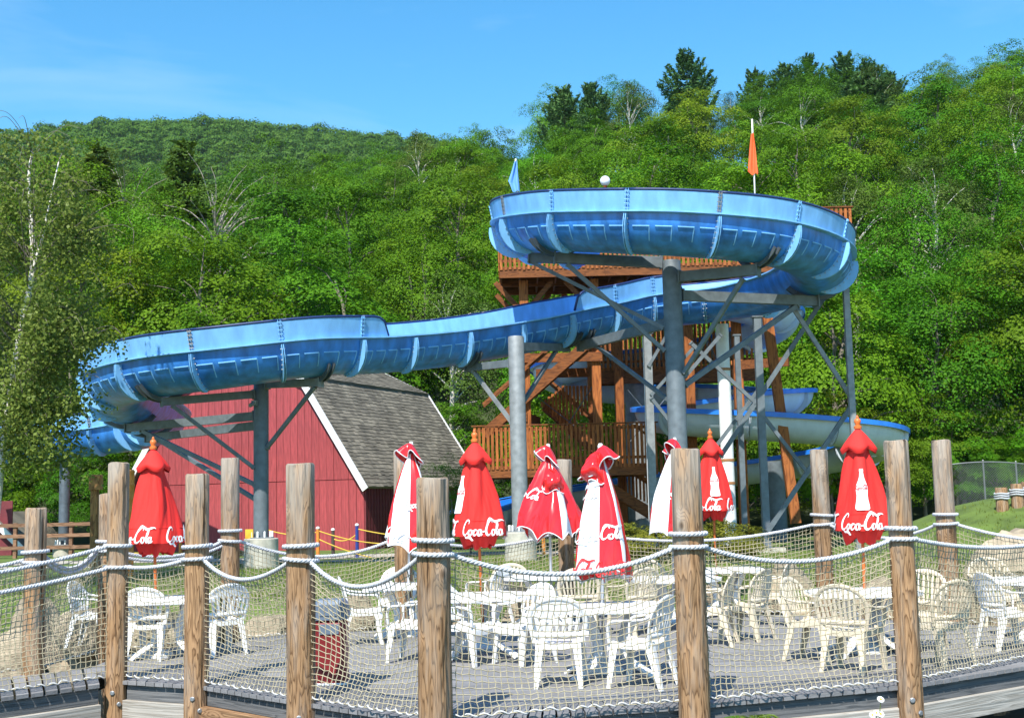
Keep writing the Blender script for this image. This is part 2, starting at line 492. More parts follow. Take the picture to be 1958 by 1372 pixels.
def broadleaf_crown(seed, H, R, npad, nleaf, ls, base=.22, flat=.38):
    r = np.random.default_rng(seed)
    cz = H * (1 + base) / 2; rz = H * (1 - base) / 2
    d = unit(r.normal(size=(npad, 3)) + np.array([0, -.0, .25]))
    rad = r.uniform(.30, 1.0, npad) ** .5
    # lopsided outline: a few big lobes
    lobes = unit(r.normal(size=(6, 3))); amp = r.uniform(-.22, .22, 6)
    lob = 1 + (np.maximum(0, d @ lobes.T) ** 3 * amp).sum(1)
    taper = 1 - .28 * np.clip(d[:, 2], 0, 1) ** 2
    C = np.stack([d[:, 0] * R * taper * lob * rad, d[:, 1] * R * taper * lob * rad, cz + d[:, 2] * rz * rad * lob], 1)
    rp = R * r.uniform(.15, .34, npad) * (1.05 - .25 * np.abs(d[:, 2]))
    Ps, Ns, Ls = [], [], []
    for i in range(npad):
        k = int(nleaf * (rp[i] / (R * .26)) ** 2 / npad)
        th = r.uniform(0, 2 * np.pi, k); q = np.sqrt(r.uniform(0, 1, k))
        wob = 1 + .25 * np.sin(3 * th + i) + .15 * np.sin(7 * th + 2 * i)
        x = q * np.cos(th) * rp[i] * wob; y = q * np.sin(th) * rp[i] * wob
        z = flat * rp[i] * (1 - q ** 2) - .25 * rp[i] * q ** 2 + r.normal(0, .10, k) * rp[i] - (r.random(k) < .25) * r.uniform(0, .5, k) * rp[i]
        out = d[i] * .9
        tilt = np.array([out[0], out[1], 0]) * -.35
        z = z + x * tilt[0] + y * tilt[1]
        Ps.append(C[i] + np.stack([x, y, z], 1))
        nn = np.stack([x / rp[i], y / rp[i], np.full(k, .8)], 1) * .8 + out * .75 + r.normal(0, .32, (k, 3))
        Ns.append(nn); Ls.append(ls * r.uniform(.6, 1.25, k))
    P = np.concatenate(Ps); N = np.concatenate(Ns); L = np.concatenate(Ls)
    return leaf_quads(P, N, L, L * .62, r) + (C, rp)

def limbs(seed, H, R, C, base_r, nlimb=9, lean=.3):
    r = random.Random(seed); mb = MB()
    bend = [(r.uniform(-lean, lean), r.uniform(-lean, lean)) for _ in range(5)]
    P = crom([(0, 0, -.6), (bend[0][0] * .3, bend[0][1] * .3, H * .25), (bend[1][0], bend[1][1], H * .5), (bend[2][0], bend[2][1], H * .68), (bend[3][0], bend[3][1], H * .8)], 4)
    n = len(P)
    mb.tube(P, [base_r * (1 - .9 * i / (n - 1)) + .015 for i in range(n)], 7)
    idx = list(range(len(C))); r.shuffle(idx)
    for i in idx[:nlimb]:
        c = Vector(C[i]); zt = min(H * .8, max(H * .18, c.z - .35 * math.hypot(c.x, c.y) - .5))
        k = max(1, min(n - 2, int(zt / H / .95 * (n - 1))))
        s = P[k]; mid = s.lerp(c, .5) + Vector((r.uniform(-.3, .3), r.uniform(-.3, .3), .15 * (c - s).length))
        br = base_r * .38 * (1 - k / n) + .02
        mb.tube(crom([s, mid, c], 4), [br * (1 - .75 * j / 8) for j in range(9)], 5)
    return mb

def conifer_crown(seed, H, R, levels, per, tl=.42, base=.12, plume=False):
    r = np.random.default_rng(seed); Ps, Ns, As, Ls = [], [], [], []
    for li in range(levels):
        t = min(.99, max(0, (li + r.uniform(-.3, .3)) / levels)); z = H * (base + (1 - base) * t)
        prof = (1 - t) ** .8 if not plume else (1 - t ** 2.6) * (.55 + .45 * np.sin(min(1, t * 2.2) * np.pi / 2))
        for b in range(per):
            a = r.uniform(0, 2 * np.pi); rl = R * prof * r.uniform(.5, 1.2) + (.5 if plume else .15)
            k = max(5, int(rl * (30 if plume else 26)))
            q = r.uniform(.12, 1, k) ** .7
            lift = (q ** 2 * .75 if plume else -q * .25 + q ** 2 * .12) * rl
            wid = (.16 + .22 * (1 - q)) * rl
            off = r.normal(0, .55, k) * wid
            P = np.stack([np.cos(a) * q * rl - np.sin(a) * off, np.sin(a) * q * rl + np.cos(a) * off, z + lift + r.normal(0, .06, k)], 1)
            al = np.stack([np.full(k, np.cos(a)), np.full(k, np.sin(a)), np.full(k, .6 if plume else -.1)], 1) + r.normal(0, .5, (k, 3))
            Ps.append(P); As.append(al); Ns.append(np.array([0, 0, 1.0]) + r.normal(0, .6, (k, 3))); Ls.append(tl * r.uniform(.6, 1.2, k))
    P = np.concatenate(Ps); L = np.concatenate(Ls)
    return leaf_quads(P, np.concatenate(Ns), L, L * .28, r, np.concatenate(As))

M_leaf = mat_leaf('leaf_maple', (.036, .118, .003), (.124, .262, .008), .30, val=.30, hue=.02)
M_leaf2 = mat_leaf('leaf_yellow_green', (.08, .155, .005), (.19, .295, .015), .38, val=.2, hue=.02)
M_leaf3 = mat_leaf('leaf_olive', (.045, .09, .012), (.115, .165, .026), .3, val=.25, hue=.015)
M_needle = mat_leaf('needle_blue', (.035, .10, .022), (.10, .185, .05), .2, val=.2, hue=.01)
M_needle2 = mat_leaf('needle_spruce', (.055, .105, .010), (.13, .19, .022), .15, val=.15, hue=.01)
M_birchleaf = mat_leaf('leaf_birch', (.075, .13, .018), (.20, .28, .055), .35, rough=.35, val=.1)
M_bark = mat('bark_grey', (.17, .145, .115), .9, var=.45, scale=5, bump=.6, bscale=14, stretch=(1, 1, .25))
M_birchbark = mat('bark_birch', (.60, .57, .50), .8, var=.35, scale=9, bump=.3, bscale=20, stretch=(.6, .6, 3))
M_palebark = mat('bark_pale', (.34, .30, .25), .9, var=.3, scale=5)
M_darkbark = mat('bark_dark', (.06, .045, .035), .9, var=.4, scale=5)

protos = []
def proto_broad(seed, H, R, npad, nleaf, ls, leafmat, bark, flat=.38, base=.2, nl=10):
    V, Fq, C, rp = broadleaf_crown(seed, H, R, npad, nleaf, ls, base, flat)
    return np_mesh('crown', V, Fq, leafmat), limbs(seed, H, R, C, .014 * H, nl).mesh('trunk', bark, smooth=True), H
BROAD = [proto_broad(s, 14, 4.3, pd, nlf, ls, m, b, fl, .10, nl) for s, m, b, fl, pd, nlf, ls, nl in (
    (1, M_leaf, M_bark, .30, 96, 27000, .088, 12), (2, M_leaf, M_bark, .42, 120, 30000, .08, 12), (3, M_leaf2, M_bark, .26, 92, 26000, .09, 14),
    (4, M_leaf3, M_birchbark, .36, 120, 26000, .075, 30), (5, M_leaf, M_bark, .22, 84, 27000, .085, 12), (6, M_leaf, M_birchbark, .34, 110, 28000, .078, 26),
    (7, M_leaf3, M_palebark, .3, 70, 6500, .078, 46))]
def proto_con(seed, H, R, lv, per, m, plume):
    V, Fq = conifer_crown(seed, H, R, lv, per, plume=plume)
    mb = MB(); mb.tube([(0, 0, -.6), (0.05, 0, H * .5), (0, 0, H * .97)], [.02 * H, .012 * H, .02], 7)
    return np_mesh('crown', V, Fq, m), mb.mesh('trunk', M_darkbark, smooth=True), H
PINE = [proto_con(21, 16, 4.2, 17, 8, M_needle, True), proto_con(22, 15, 3.8, 19, 8, M_needle, True)]
SPRUCE = [proto_con(31, 15, 2.7, 26, 9, M_needle2, False)]

def plant_tree(name, proto, x, y, H, wid, label, group, rz=None, cat='tree'):
    cm, tm, H0 = proto
    s = H / H0
    t = thing(name, label, cat, (x, y, zg(x, y)), rng.uniform(0, 6.28) if rz is None else rz, group)
    sc = (s * wid, s * wid, s)
    link('crown', cm, t, scale=sc); link('trunk', tm, t, scale=(s * min(1.1, wid), s * min(1.1, wid), s))
    return t

ZONES = [(250, 'behind the birch'), (500, 'above the left turn of the slide'), (760, 'above the barn roof'), (950, 'left of the tower'), (1250, 'behind the upper slide turn'), (1500, 'near the orange pennant'), (1750, 'right of the upper slide turn'), (9999, 'toward the right edge')]
def where(x, y, ri):
    px = 979 + F_PX * x / y
    return (' at the foot of the wood', ' low on the slope', ' half way up', ' near the ridge')[0 if ri < 2 else 1 if ri < 5 else 2 if ri < 9 else 3] + ', ' + next(t for lim, t in ZONES if px < lim)
KIND = ['deep green maple', 'dense round maple', 'pale yellow green tree',
        'olive pale stemmed tree', 'layered green beech', 'green pale stemmed birch', 'half bare grey limbed tree']
rows = [(54, 5.6), (59, 6.0), (65, 6.2), (72, 6.4), (80, 6.6), (89, 6.8), (99, 7.0), (110, 7.2), (122, 7.4), (135, 7.6), (150, 7.6), (163, 8.0)]
for ri, (d, sp) in enumerate(rows):
    x = -.47 * d + rng.uniform(0, sp)
    while x < .47 * d:
        y = d + rng.uniform(-2.2, 2.2); u = x / y
        if (ri > 8 and u < -.17) or (ri == 0 and -10 < x < 2.5):
            x += sp; continue
        if -10 < x < 3 and ri == 1: y += 2.5
        k = rng.choices(range(7), (5, 5, 2.4, 2.0, 4, 2, .4))[0]
        H = rng.uniform(11.5, 15.5) if ri else rng.uniform(10.5, 14.5)
        if u < -.12 and ri in (2, 3, 4, 5): H *= 1.1
        if ri == 0 and -11 < x < 0: H *= .85
        w = rng.uniform(.85, 1.15)
        plant_tree(['maple_tree', 'maple_tree', 'ash_tree', 'poplar_tree', 'beech_tree', 'birch_tree', 'bare_tree'][k], BROAD[k], x, y, H, w, KIND[k] + where(x, y, ri), 'broadleaf trees covering the hillside')
        x += sp * rng.uniform(.75, 1.2)
# pines and spruces standing out
def top_tree(px, py, d, proto, name, label, H, wid=1.0, group=None):
    p = at(px, py, d); t = plant_tree(name, proto, p.x, p.y, H, wid, label, group)
    return t
def crest(px, py, d, proto, name, label, wid, group):
    p = at(px, py, d); h = p.z - zg(p.x, p.y)
    return plant_tree(name, proto, p.x, p.y, max(5, h), wid, label, group)
crest(1312, 98, 150, PINE[0], 'pine_tree', 'tall ragged pine rising highest at the middle of the ridge line', .8, None)
for px, py, d in ((1078, 166, 140), (1130, 158, 146), (1500, 120, 150), (1545, 106, 155), (1612, 102, 150), (1660, 114, 146), (1700, 136, 142), (1440, 132, 158)):
    crest(px, py, d, PINE[(px // 10) % 2], 'pine_tree', 'bluish green pine along the ridge line', .72, 'pines along the ridge line')
crest(1650, 150, 128, PINE[1], 'pine_tree', 'wide bluish pine standing just below the ridge line', 1.2, None)
crest(1812, 100, 152, BROAD[4], 'beech_tree', 'flat topped tree on the ridge line right of the pines', .6, None)
crest(1880, 112, 150, BROAD[1], 'maple_tree', 'rounded tree on the ridge line near the right edge', 1.0, None)
crest(1945, 82, 150, BROAD[0], 'maple_tree', 'rightmost tree on the ridge line', .9, None)
crest(186, 272, 84, SPRUCE[0], 'spruce_tree', 'dark pointed spruce above the wood behind the birch', 1.35, None)
crest(352, 264, 86, SPRUCE[0], 'spruce_tree', 'olive pointed spruce above the wood left of the slide', 1.5, None)
crest(800, 236, 120, BROAD[3], 'poplar_tree', 'thin topped pale tree where the near ridge meets the far mountain', .8, None)
crest(905, 232, 135, BROAD[4], 'beech_tree', 'small ragged tree on the ridge line above the blue pennant', .6, None)

# undergrowth in front of the wood
for i in range(26):
    u = -.44 + .88 * (i + rng.uniform(.1, .9)) / 26
    y = rng.uniform(50.5, 53.5); x = u * y
    if -9 < x < 1.5: y = 56.5
    k = rng.choice((0, 1, 2, 4, 2))
    plant_tree('bush', BROAD[k], x, y, rng.uniform(4.2, 6.5), rng.uniform(1.0, 1.35), 'leafy bush at the foot of the wood,' + where(x, y, 0).split(',')[1], 'bushes at the foot of the wood', cat='bush')

# far mountain woods: one mass
def far_woods():
    r = np.random.default_rng(5); Ps, Ns, Ls = [], [], []
    y = 360.0
    while y < 640:
        x = -.52 * y
        while x < .03 * y:
            xx, yy = x + r.uniform(-2.5, 2.5), y + r.uniform(-3, 3)
            R = r.uniform(2.6, 5.4); z = zg(xx, yy) + R * .6 + r.uniform(0, 5.5)
            k = int(R * R * 20)
            d = unit(r.normal(size=(k, 3)) + np.array([0, -.35, .55]))
            lump = 1 + .22 * np.sin(5 * d[:, 0] + xx) * np.sin(6 * d[:, 1] + yy) + .16 * np.sin(9 * d[:, 2] + xx)
            P = np.array([xx, yy, z]) + d * np.array([R, R, R * .85]) * (lump * r.uniform(.75, 1.04, k))[:, None]
            Ps.append(P); Ns.append(d + r.normal(0, .2, (k, 3))); Ls.append(r.uniform(.32, .62, k))
            x += R * 1.55
        y += 6.5
    P = np.concatenate(Ps); L = np.concatenate(Ls)
    V, Fq = leaf_quads(P, np.concatenate(Ns), L, L * .7, r)
    return np_mesh('mountain_woods', V, Fq, M_farleaf)
M_farleaf = mat_leaf('leaf_far', (.016, .075, .008), (.10, .20, .02), .22, val=.0, nscale=.075)
o = bpy.data.objects.new('mountain_woods', far_woods()); col.objects.link(o)
tag(o, 'broadleaf woods covering the far mountain', 'woods', None, 'stuff')

# the near birch at the left edge
def birch():
    H = 7.4; r = np.random.default_rng(3)
    p0 = gz(20, 1010, .28); bx, by = at(8, 900, 26).x, 26.0
    top = at(62, 300, 26)
    t = thing('birch_tree', 'slender white stemmed birch with hanging small leaves at the left edge', 'tree', (bx, by, zg(bx, by)))
    org = t.location
    stem_px = [(-12, 1000), (5, 850), (18, 780), (38, 640), (62, 520), (60, 430), (55, 340), (62, 290)]
    stem = crom([at(a, b, 26 + .1 * i) for i, (a, b) in enumerate(stem_px)], 5)
    mb = MB(); tw = MB(); n = len(stem)
    mb.tube(stem, [.10 * (1 - .85 * i / n) + .010 for i in range(n)], 8)
    second = crom([at(60, 520, 26), at(80, 460, 26.1), at(88, 420, 26.2), at(112, 310, 26.4)], 5)
    mb.tube(second, [.035 * (1 - .8 * i / 15) + .006 for i in range(16)], 6)
    Ps, Ns, Ls = [], [], []
    allp = stem[6:] + second
    for i in range(190):
        s = allp[rng.randrange(len(allp))]
        if i < 85: s = stem[rng.randrange(4, 17)]
        a = rng.uniform(0, 6.28) if i > 40 else rng.uniform(-1.0, .5); tz = s.z
        ln = (rng.uniform(.7, 2.2) if i > 40 else rng.uniform(.5, 1.9)) * (1.0 if tz < 6.5 else max(.35, 1 - (tz - 6.5) / 3.4))
        up = rng.uniform(.35, 1.05) if i > 30 else rng.uniform(-.15, .3)
        e = s + Vector((math.cos(a) * ln, math.sin(a) * ln, up * ln))
        hang = e + Vector((math.cos(a) * .35, math.sin(a) * .35, -rng.uniform(.05, .45)))
        br = crom([s, s.lerp(e, .55) + Vector((0, 0, .12)), e, hang], 4)
        tw.tube(br, [.009 * (1 - .8 * j / 12) + .0015 for j in range(13)], 4)
        for q in br[4:]:
            k = 26
            P = np.array(q) + r.normal(0, 1, (k, 3)) * np.array([.17, .17, .2]); P[:, 2] -= abs(r.normal(0, .12, k))
            Ps.append(P); Ns.append(r.normal(0, 1, (k, 3)) + np.array([-.2, -.5, .45])); Ls.append(r.uniform(.03, .056, k))
    P = np.concatenate(Ps); L = np.concatenate(Ls); N_ = np.concatenate(Ns)
    S_ = np.array([list(q) for q in stem + second])
    gap = np.array([np.min(np.hypot(S_[:, 0] - p_[0], S_[:, 2] - p_[2])) for p_ in P])
    zmax = bz_top = S_[:, 2].max()
    edge_x = np.interp(P[:, 2], [2.6, 4.0, 4.4, 5.2, 7.0, 8.5, 9.5], [-8.3, -8.35, -9.0, -8.75, -8.65, -8.95, -9.2]) + .25 * np.sin(P[:, 2] * 5) + .2 * r.normal(0, 1, len(P))
    keep = ~((gap < .17) & (r.random(len(P)) < .94)) & (P[:, 0] < edge_x) & (P[:, 2] < zmax + .25) & ((P[:, 2] < zmax - 1.2) | (r.random(len(P)) < .55))
    P, L, N_ = P[keep], L[keep], N_[keep]
    V, Fq = leaf_quads(P - np.array(org), N_, L, L * .72, r)
    tk = mb.build('trunk', M_birchbark, t, smooth=True)
    tw.build('twigs', M_bark, tk, smooth=True, kind='stuff')
    link('crown', np_mesh('crown', V, Fq, M_birchleaf), t)
birch()

# thin summer haze round the whole scene
hz = MB(); hz.box((0, 385, 120), (1200, 900, 250))
M_haze = bpy.data.materials.new('haze'); M_haze.use_nodes = True
hn, hl = M_haze.node_tree.nodes, M_haze.node_tree.links
hn.remove(hn['Principled BSDF'])
pv = hn.new('ShaderNodeVolumePrincipled'); pv.inputs['Color'].default_value = (.72, .86, 1, 1); pv.inputs['Density'].default_value = .00007; pv.inputs['Anisotropy'].default_value = 0.2
hl.new(pv.outputs[0], hn['Material Output'].inputs['Volume'])
haze = hz.build('haze', M_haze, None, origin=(0, 385, 120)); haze['kind'] = 'stuff'; haze['label'] = 'thin bluish summer haze over the valley'

# ================================================================ WATER SLIDES
def mat_gel(name, c, rough=.28, var=.10, coat=.1):
    m = mat(name, c, rough, 0, var, 1.6, .12, 9, coat=coat, stretch=(2.6, 2.6, .8), detail=9); return m
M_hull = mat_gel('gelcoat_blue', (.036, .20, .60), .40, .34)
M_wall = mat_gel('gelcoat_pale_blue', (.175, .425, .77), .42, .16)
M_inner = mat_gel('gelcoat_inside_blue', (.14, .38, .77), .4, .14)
M_navy = mat('rim_navy', (.012, .03, .12), .45)
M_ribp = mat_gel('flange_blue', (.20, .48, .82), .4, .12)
M_bolt = mat('bolt_zinc', (.35, .36, .37), .45, .7)
M_whull = mat_gel('gelcoat_grey', (.54, .61, .69), .4, .08, .2)
M_wlip = mat_gel('gelcoat_bright_blue', (.02, .20, .72), .35, .1)
M_galv = mat('galvanised_steel', (.235, .25, .258), .55, .2, .22, 6)
M_steel = mat('painted_steel_grey', (.125, .15, .168), .55, .1, .22, 5)
M_steeld = mat('painted_steel_dark', (.085, .105, .125), .55, .2, .3, 4)
M_conc = mat('concrete', (.46, .43, .36), .9, 0, .18, 7, .3, 60)
M_whitep = mat('white_paint', (.78, .78, .76), .5, 0, .06, 6)

class Flume:
    def __init__(s, root, ctrl, step=.175, per=12):
        s.root = root
        P = crom(ctrl, per); n = len(P)
        ts = [i / per for i in range(n)]
        d = [0.0]
        for a, b in zip(P, P[1:]): d.append(d[-1] + (b - a).length)
        m = round(d[-1] / step)
        S = [d[-1] * i / m for i in range(m + 1)]
        s.P = [Vector([float(np.interp(q, d, [p[k] for p in P])) for k in range(3)]) for q in S]
        s.t = [float(np.interp(q, d, ts)) for q in S]
        s.N, s.U = [], []
        for i in range(len(s.P)):
            T = (s.P[min(i + 1, m)] - s.P[max(i - 1, 0)]).normalized()
            N = Vector((0, 0, 1)).cross(T).normalized(); s.N.append(N); s.U.append(T.cross(N).normalized())
        s.step = d[-1] / m
    def pt(s, i, n, u): return s.P[i] + s.N[i] * n + s.U[i] * u
    def idx(s, t): return min(range(len(s.t)), key=lambda i: abs(s.t[i] - t))
    def hull(s, i0, i1, R, th, mats, boss=None):
        """Half pipe with a thick wall and a flange lip; boss: side (+1/-1) that carries the moulded panels."""
        mb = MB(); K = 16
        def prof():
            out = [(R + .13, .0), (R + .13, -.035), (R, -.05)]
            for k in range(1, K):
                a = math.pi * k / K; out.append((R * math.cos(a), -.05 - R * .93 * math.sin(a)))
            out += [(-R, -.05), (-R - .13, -.035), (-R - .13, 0)]
            inn = []
            for k in range(0, K + 1):
                a = math.pi * k / K; inn.append((-(R - th) * math.cos(a), -.0 - (R - th) * .93 * math.sin(a)))
            return out, inn
        po, pi_ = prof()
        G = [[s.pt(i, *q) for q in po] for i in range(i0, i1 + 1)]
        mb.m = 2; mb.grid([g_[:3] for g_ in G]); mb.grid([g_[-3:] for g_ in G]); mb.m = 0; mb.grid([g_[2:-2] for g_ in G])
        mb.m = 1; mb.grid([[s.pt(i, *q) for q in pi_] for i in range(i0, i1 + 1)])
        mb.m = 2
        for sd in (0, 1):                            # lips joining outside to inside
            a = (po[0], pi_[-1]) if sd == 0 else (po[-1], pi_[0])
            mb.grid([[s.pt(i, *q) for q in a] for i in range(i0, i1 + 1)], flip=(sd == 0))
        mb.m = 0
        if boss and i1 - i0 >= 8:
            w = (i1 - i0) / 4.6
            def q(ci, deg, h):
                i = min(int(ci), i1 - 1); f = ci - i; a = math.radians(deg)
                n, u = boss * (R + h) * math.cos(a), -.05 - (R + h) * .93 * math.sin(a)
                return s.pt(i, n, u).lerp(s.pt(i + 1, n, u), f)
            for k in range(4):                        # moulded outline: proud bead on top and one side, glints painted in pale
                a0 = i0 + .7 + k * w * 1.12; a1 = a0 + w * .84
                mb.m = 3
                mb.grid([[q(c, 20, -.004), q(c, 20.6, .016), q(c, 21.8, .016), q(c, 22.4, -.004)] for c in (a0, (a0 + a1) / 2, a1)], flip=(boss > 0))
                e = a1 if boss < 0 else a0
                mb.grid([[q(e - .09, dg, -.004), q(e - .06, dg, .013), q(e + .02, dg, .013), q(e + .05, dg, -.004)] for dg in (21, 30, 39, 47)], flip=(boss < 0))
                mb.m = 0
                mb.grid([[q(c, dg, h) for dg, h in ((22.4, -.002), (23, .010), (45, .010), (47, -.002))] for c in (a0 + .1, (a0 + a1) / 2, a1 - .1)], flip=(boss > 0))
        return mb, mats
    def wall(s, i0, i1, R, side, hgt, lean=.10, th=.035, ends=(False, False)):
        mb = MB(); G = []
        for i in range(i0, i1 + 1):
            k = 1.0
            if ends[0]: q = min(1, (i - i0) * s.step / .5); k = math.sqrt(max(.0, 1 - (1 - q) ** 2))
            if ends[1]: q = min(1, (i1 - i) * s.step / .55); k = min(k, math.sqrt(max(.0, 1 - (1 - q) ** 2)))
            h = max(.02, hgt * k); b = R + .02
            prof = [(b, .004), (b + lean * .35 * h / hgt, h * .35), (b + lean * .75 * h / hgt, h * .75), (b + lean * h / hgt, h),
                    (b + lean * h / hgt - th, h), (b + lean * .75 * h / hgt - th, h * .75), (b - th, .004)]
            G.append([s.pt(i, side * n, u) for n, u in prof])
        mb.grid(G, flip=(side < 0))
        rim = [s.pt(i, side * (R + .02 + lean * min(1, 1) - th / 2), 0) for i in range(i0, i1 + 1)]
        top = MB(); rp = []
        for g_ in G: rp.append((g_[3] + g_[4]) / 2)
        top.tube(rp, .036, 6)
        return mb, top
    def rib(s, i, R, side=0, depth=.23, a1=86):
        """Bolted crescent flange under the hull at a joint (two plates)."""
        mb = MB()
        for sd in ((-1, 1) if side == 0 else (side,)):
            for off in (-.022, .022):
                T = (s.P[min(i + 1, len(s.P) - 1)] - s.P[max(i - 1, 0)]).normalized() * off
                A, B = [], []
                for k in range(11):
                    f = k / 10; a = math.radians(3 + (a1 - 3) * f)
                    dp = depth * (math.sin(math.pi * (.18 + .82 * f)) ** .7 if f < .999 else 0) + .025
                    A.append(s.pt(i, sd * (R - .01) * math.cos(a), -.04 - (R - .01) * .93 * math.sin(a)) + T)
                    B.append(s.pt(i, sd * (R + dp) * math.cos(a), -.04 - (R + dp) * .93 * math.sin(a)) + T)
                T2 = T.normalized() * .016 * (1 if off > 0 else -1)
                mb.grid([[p, q, q + T2, p + T2] for p, q in zip(A, B)])
        return mb
    def bolts(s, i, R, side, n=9, depth=.1):
        mb = MB()
        T = (s.P[min(i + 1, len(s.P) - 1)] - s.P[max(i - 1, 0)]).normalized()
        for k in range(n):
            a = math.radians(10 + 70 * k / (n - 1))
            c = s.pt(i, side * (R + .055) * math.cos(a), -.04 - (R + .055) * .93 * math.sin(a))
            mb.tube([c - T * .06, c + T * .06], .014, 6)
        return mb

SC = Vector((4.45, 34.2, 0)); RC = 3.95          # axis of the upper turn (the tall column stands on it)
LC = Vector((-7.0, 35.0, 0))                     # axis of the lower left turn
def arc(c, th, z, r=RC): return (c.x + r * math.cos(math.radians(th)), c.y + r * math.sin(math.radians(th)), z)
blue_ctrl = [arc(SC, 125, 9.75), arc(SC, 155, 9.65), arc(SC, 185, 9.48), arc(SC, 215, 9.12), arc(SC, 245, 8.76), arc(SC, 270, 8.56), arc(SC, 300, 8.42), arc(SC, 330, 8.26),
             arc(SC, 0, 8.14), arc(SC, 30, 8.08), arc(SC, 58, 8.0), (3.9, 37.75, 7.8), (1.9, 36.7, 7.36), (.1, 35.4, 6.84), (-1.8, 34.15, 6.42), (-3.5, 32.95, 6.15),
             (-5.1, 31.6, 5.95), (-7.15, 31.05, 5.66), arc(LC, 240, 5.52), arc(LC, 210, 5.38), arc(LC, 180, 5.2), (-11.2, 38.4, 5.05), (-11.7, 41.3, 4.9), (-13.2, 43.4, 4.75), (-16.5, 44.2, 4.5), (-21, 44.0, 4.2)]
RB = .90
blue_slide = thing('water_slide', 'long blue water slide curling from the wooden tower down to the left over the barn', 'water slide', arc(SC, 270, 0))
fl = Flume(blue_slide, blue_ctrl)
SEG = 10
nseg = (len(fl.P) - 1) // SEG
wall_runs = [(0.0, 16.0, -1), (10.55, 12.35, 1), (15.15, 25, 1)]
def boss_side(t): return -1 if t < 10.3 else 1
for k in range(nseg):
    i0, i1 = k * SEG, (k + 1) * SEG
    tm = fl.t[(i0 + i1) // 2]
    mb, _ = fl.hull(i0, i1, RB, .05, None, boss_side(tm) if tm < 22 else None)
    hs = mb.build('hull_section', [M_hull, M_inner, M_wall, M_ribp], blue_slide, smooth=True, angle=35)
    sd = boss_side(tm)
    rb = fl.rib(i0, RB, sd).build('joint_flange', M_ribp, hs)
    if tm < 22: fl.bolts(i0, RB, sd).build('flange_bolts', M_bolt, hs, kind='stuff')
for t0, t1, sd in wall_runs:
    a, b = fl.idx(t0), fl.idx(t1)
    i = a
    while i < b:
        j = min(b, (i // SEG + 1) * SEG)
        if b - j < 3: j = b
        e = (i == a and t0 > .5, j == b and t1 < 24)
        w, top = fl.wall(i, j, RB, sd, .51, ends=e)
        wp = w.build('side_wall', M_wall, blue_slide, smooth=True, angle=40)
        top.build('top_rim', M_navy, wp, smooth=True)
        if i % SEG == 0 and not e[0]:                # bolted vertical joint strip
            st = MB(); T = (fl.P[i + 1] - fl.P[i]).normalized()
            for off in (-.03, .03):
                A = [fl.pt(i, sd * (RB + .02 + .10 * q), .51 * q + .01) + T * off for q in (0, .35, .75, 1)]
                Bq = [fl.pt(i, sd * (RB + .07 + .10 * q), .51 * q + .01) + T * off for q in (0, .35, .75, 1)]
                st.grid([[p, q, q + T * .012, p + T * .012] for p, q in zip(A, Bq)])
            for q in (.12, .32, .52, .72, .9):
                c = fl.pt(i, sd * (RB + .055 + .10 * q), .51 * q); st.tube([c - T * .06, c + T * .06], .014, 6)
            st.build('joint_strip', M_ribp if (i // SEG) % 3 else M_bolt, wp)
        i = j

# grey slide behind the tower
white_ctrl = [(4.6, 42, 9.0), (6.8, 41.0, 8.5), (8.6, 41.6, 8.15), (9.1, 43.4, 7.9), (7.8, 45.2, 7.6), (5, 45.8, 7.2), (2.4, 45.4, 6.95), (1.6, 46.8, 6.7), (3.2, 48.4, 6.4), (6, 48.6, 6.15), (9, 47.8, 5.9),
              (10.2, 46.0, 5.65), (9.0, 44.6, 5.45), (7.0, 44.1, 5.2), (5.3, 43.2, 4.97), (5.0, 41.6, 4.75), (6.6, 40.2, 4.5), (9.2, 39.8, 4.25), (11.2, 40.2, 4.0), (12.15, 41.9, 3.75), (11.6, 44.4, 3.45), (9.4, 46.1, 3.15),
              (6, 46.6, 2.8), (2.6, 46.0, 2.35), (0, 44.9, 1.9), (-1.6, 43.2, 1.5), (-2.8, 41.9, 1.3)]
white_slide = thing('water_slide', 'grey water slide with bright blue lip winding down behind the wooden tower', 'water slide', (8.8, 40, 0))
fw = Flume(white_slide, white_ctrl, .25)
RW = .82
for k in range((len(fw.P) - 1) // 10 + 1):
    i0, i1 = k * 10, min(len(fw.P) - 1, (k + 1) * 10)
    if i1 - i0 < 2: continue
    mb, _ = fw.hull(i0, i1, RW, .05, None)
    hs = mb.build('hull_section', [M_whull, M_wlip, M_whull], white_slide, smooth=True, angle=35)
    lp = MB()
    for sd in (-1, 1):
        G = [[fw.pt(i, sd * (RW + .15), -.10), fw.pt(i, sd * (RW + .16), .05), fw.pt(i, sd * (RW + .02), .07), fw.pt(i, sd * (RW - .05), .05)] for i in range(i0, i1 + 1)]
        lp.grid(G, flip=(sd < 0))
    lp.build('blue_lip', M_wlip, hs)
    fw.rib(i0, RW, 0, .14).build('joint_flange', M_whull, hs)

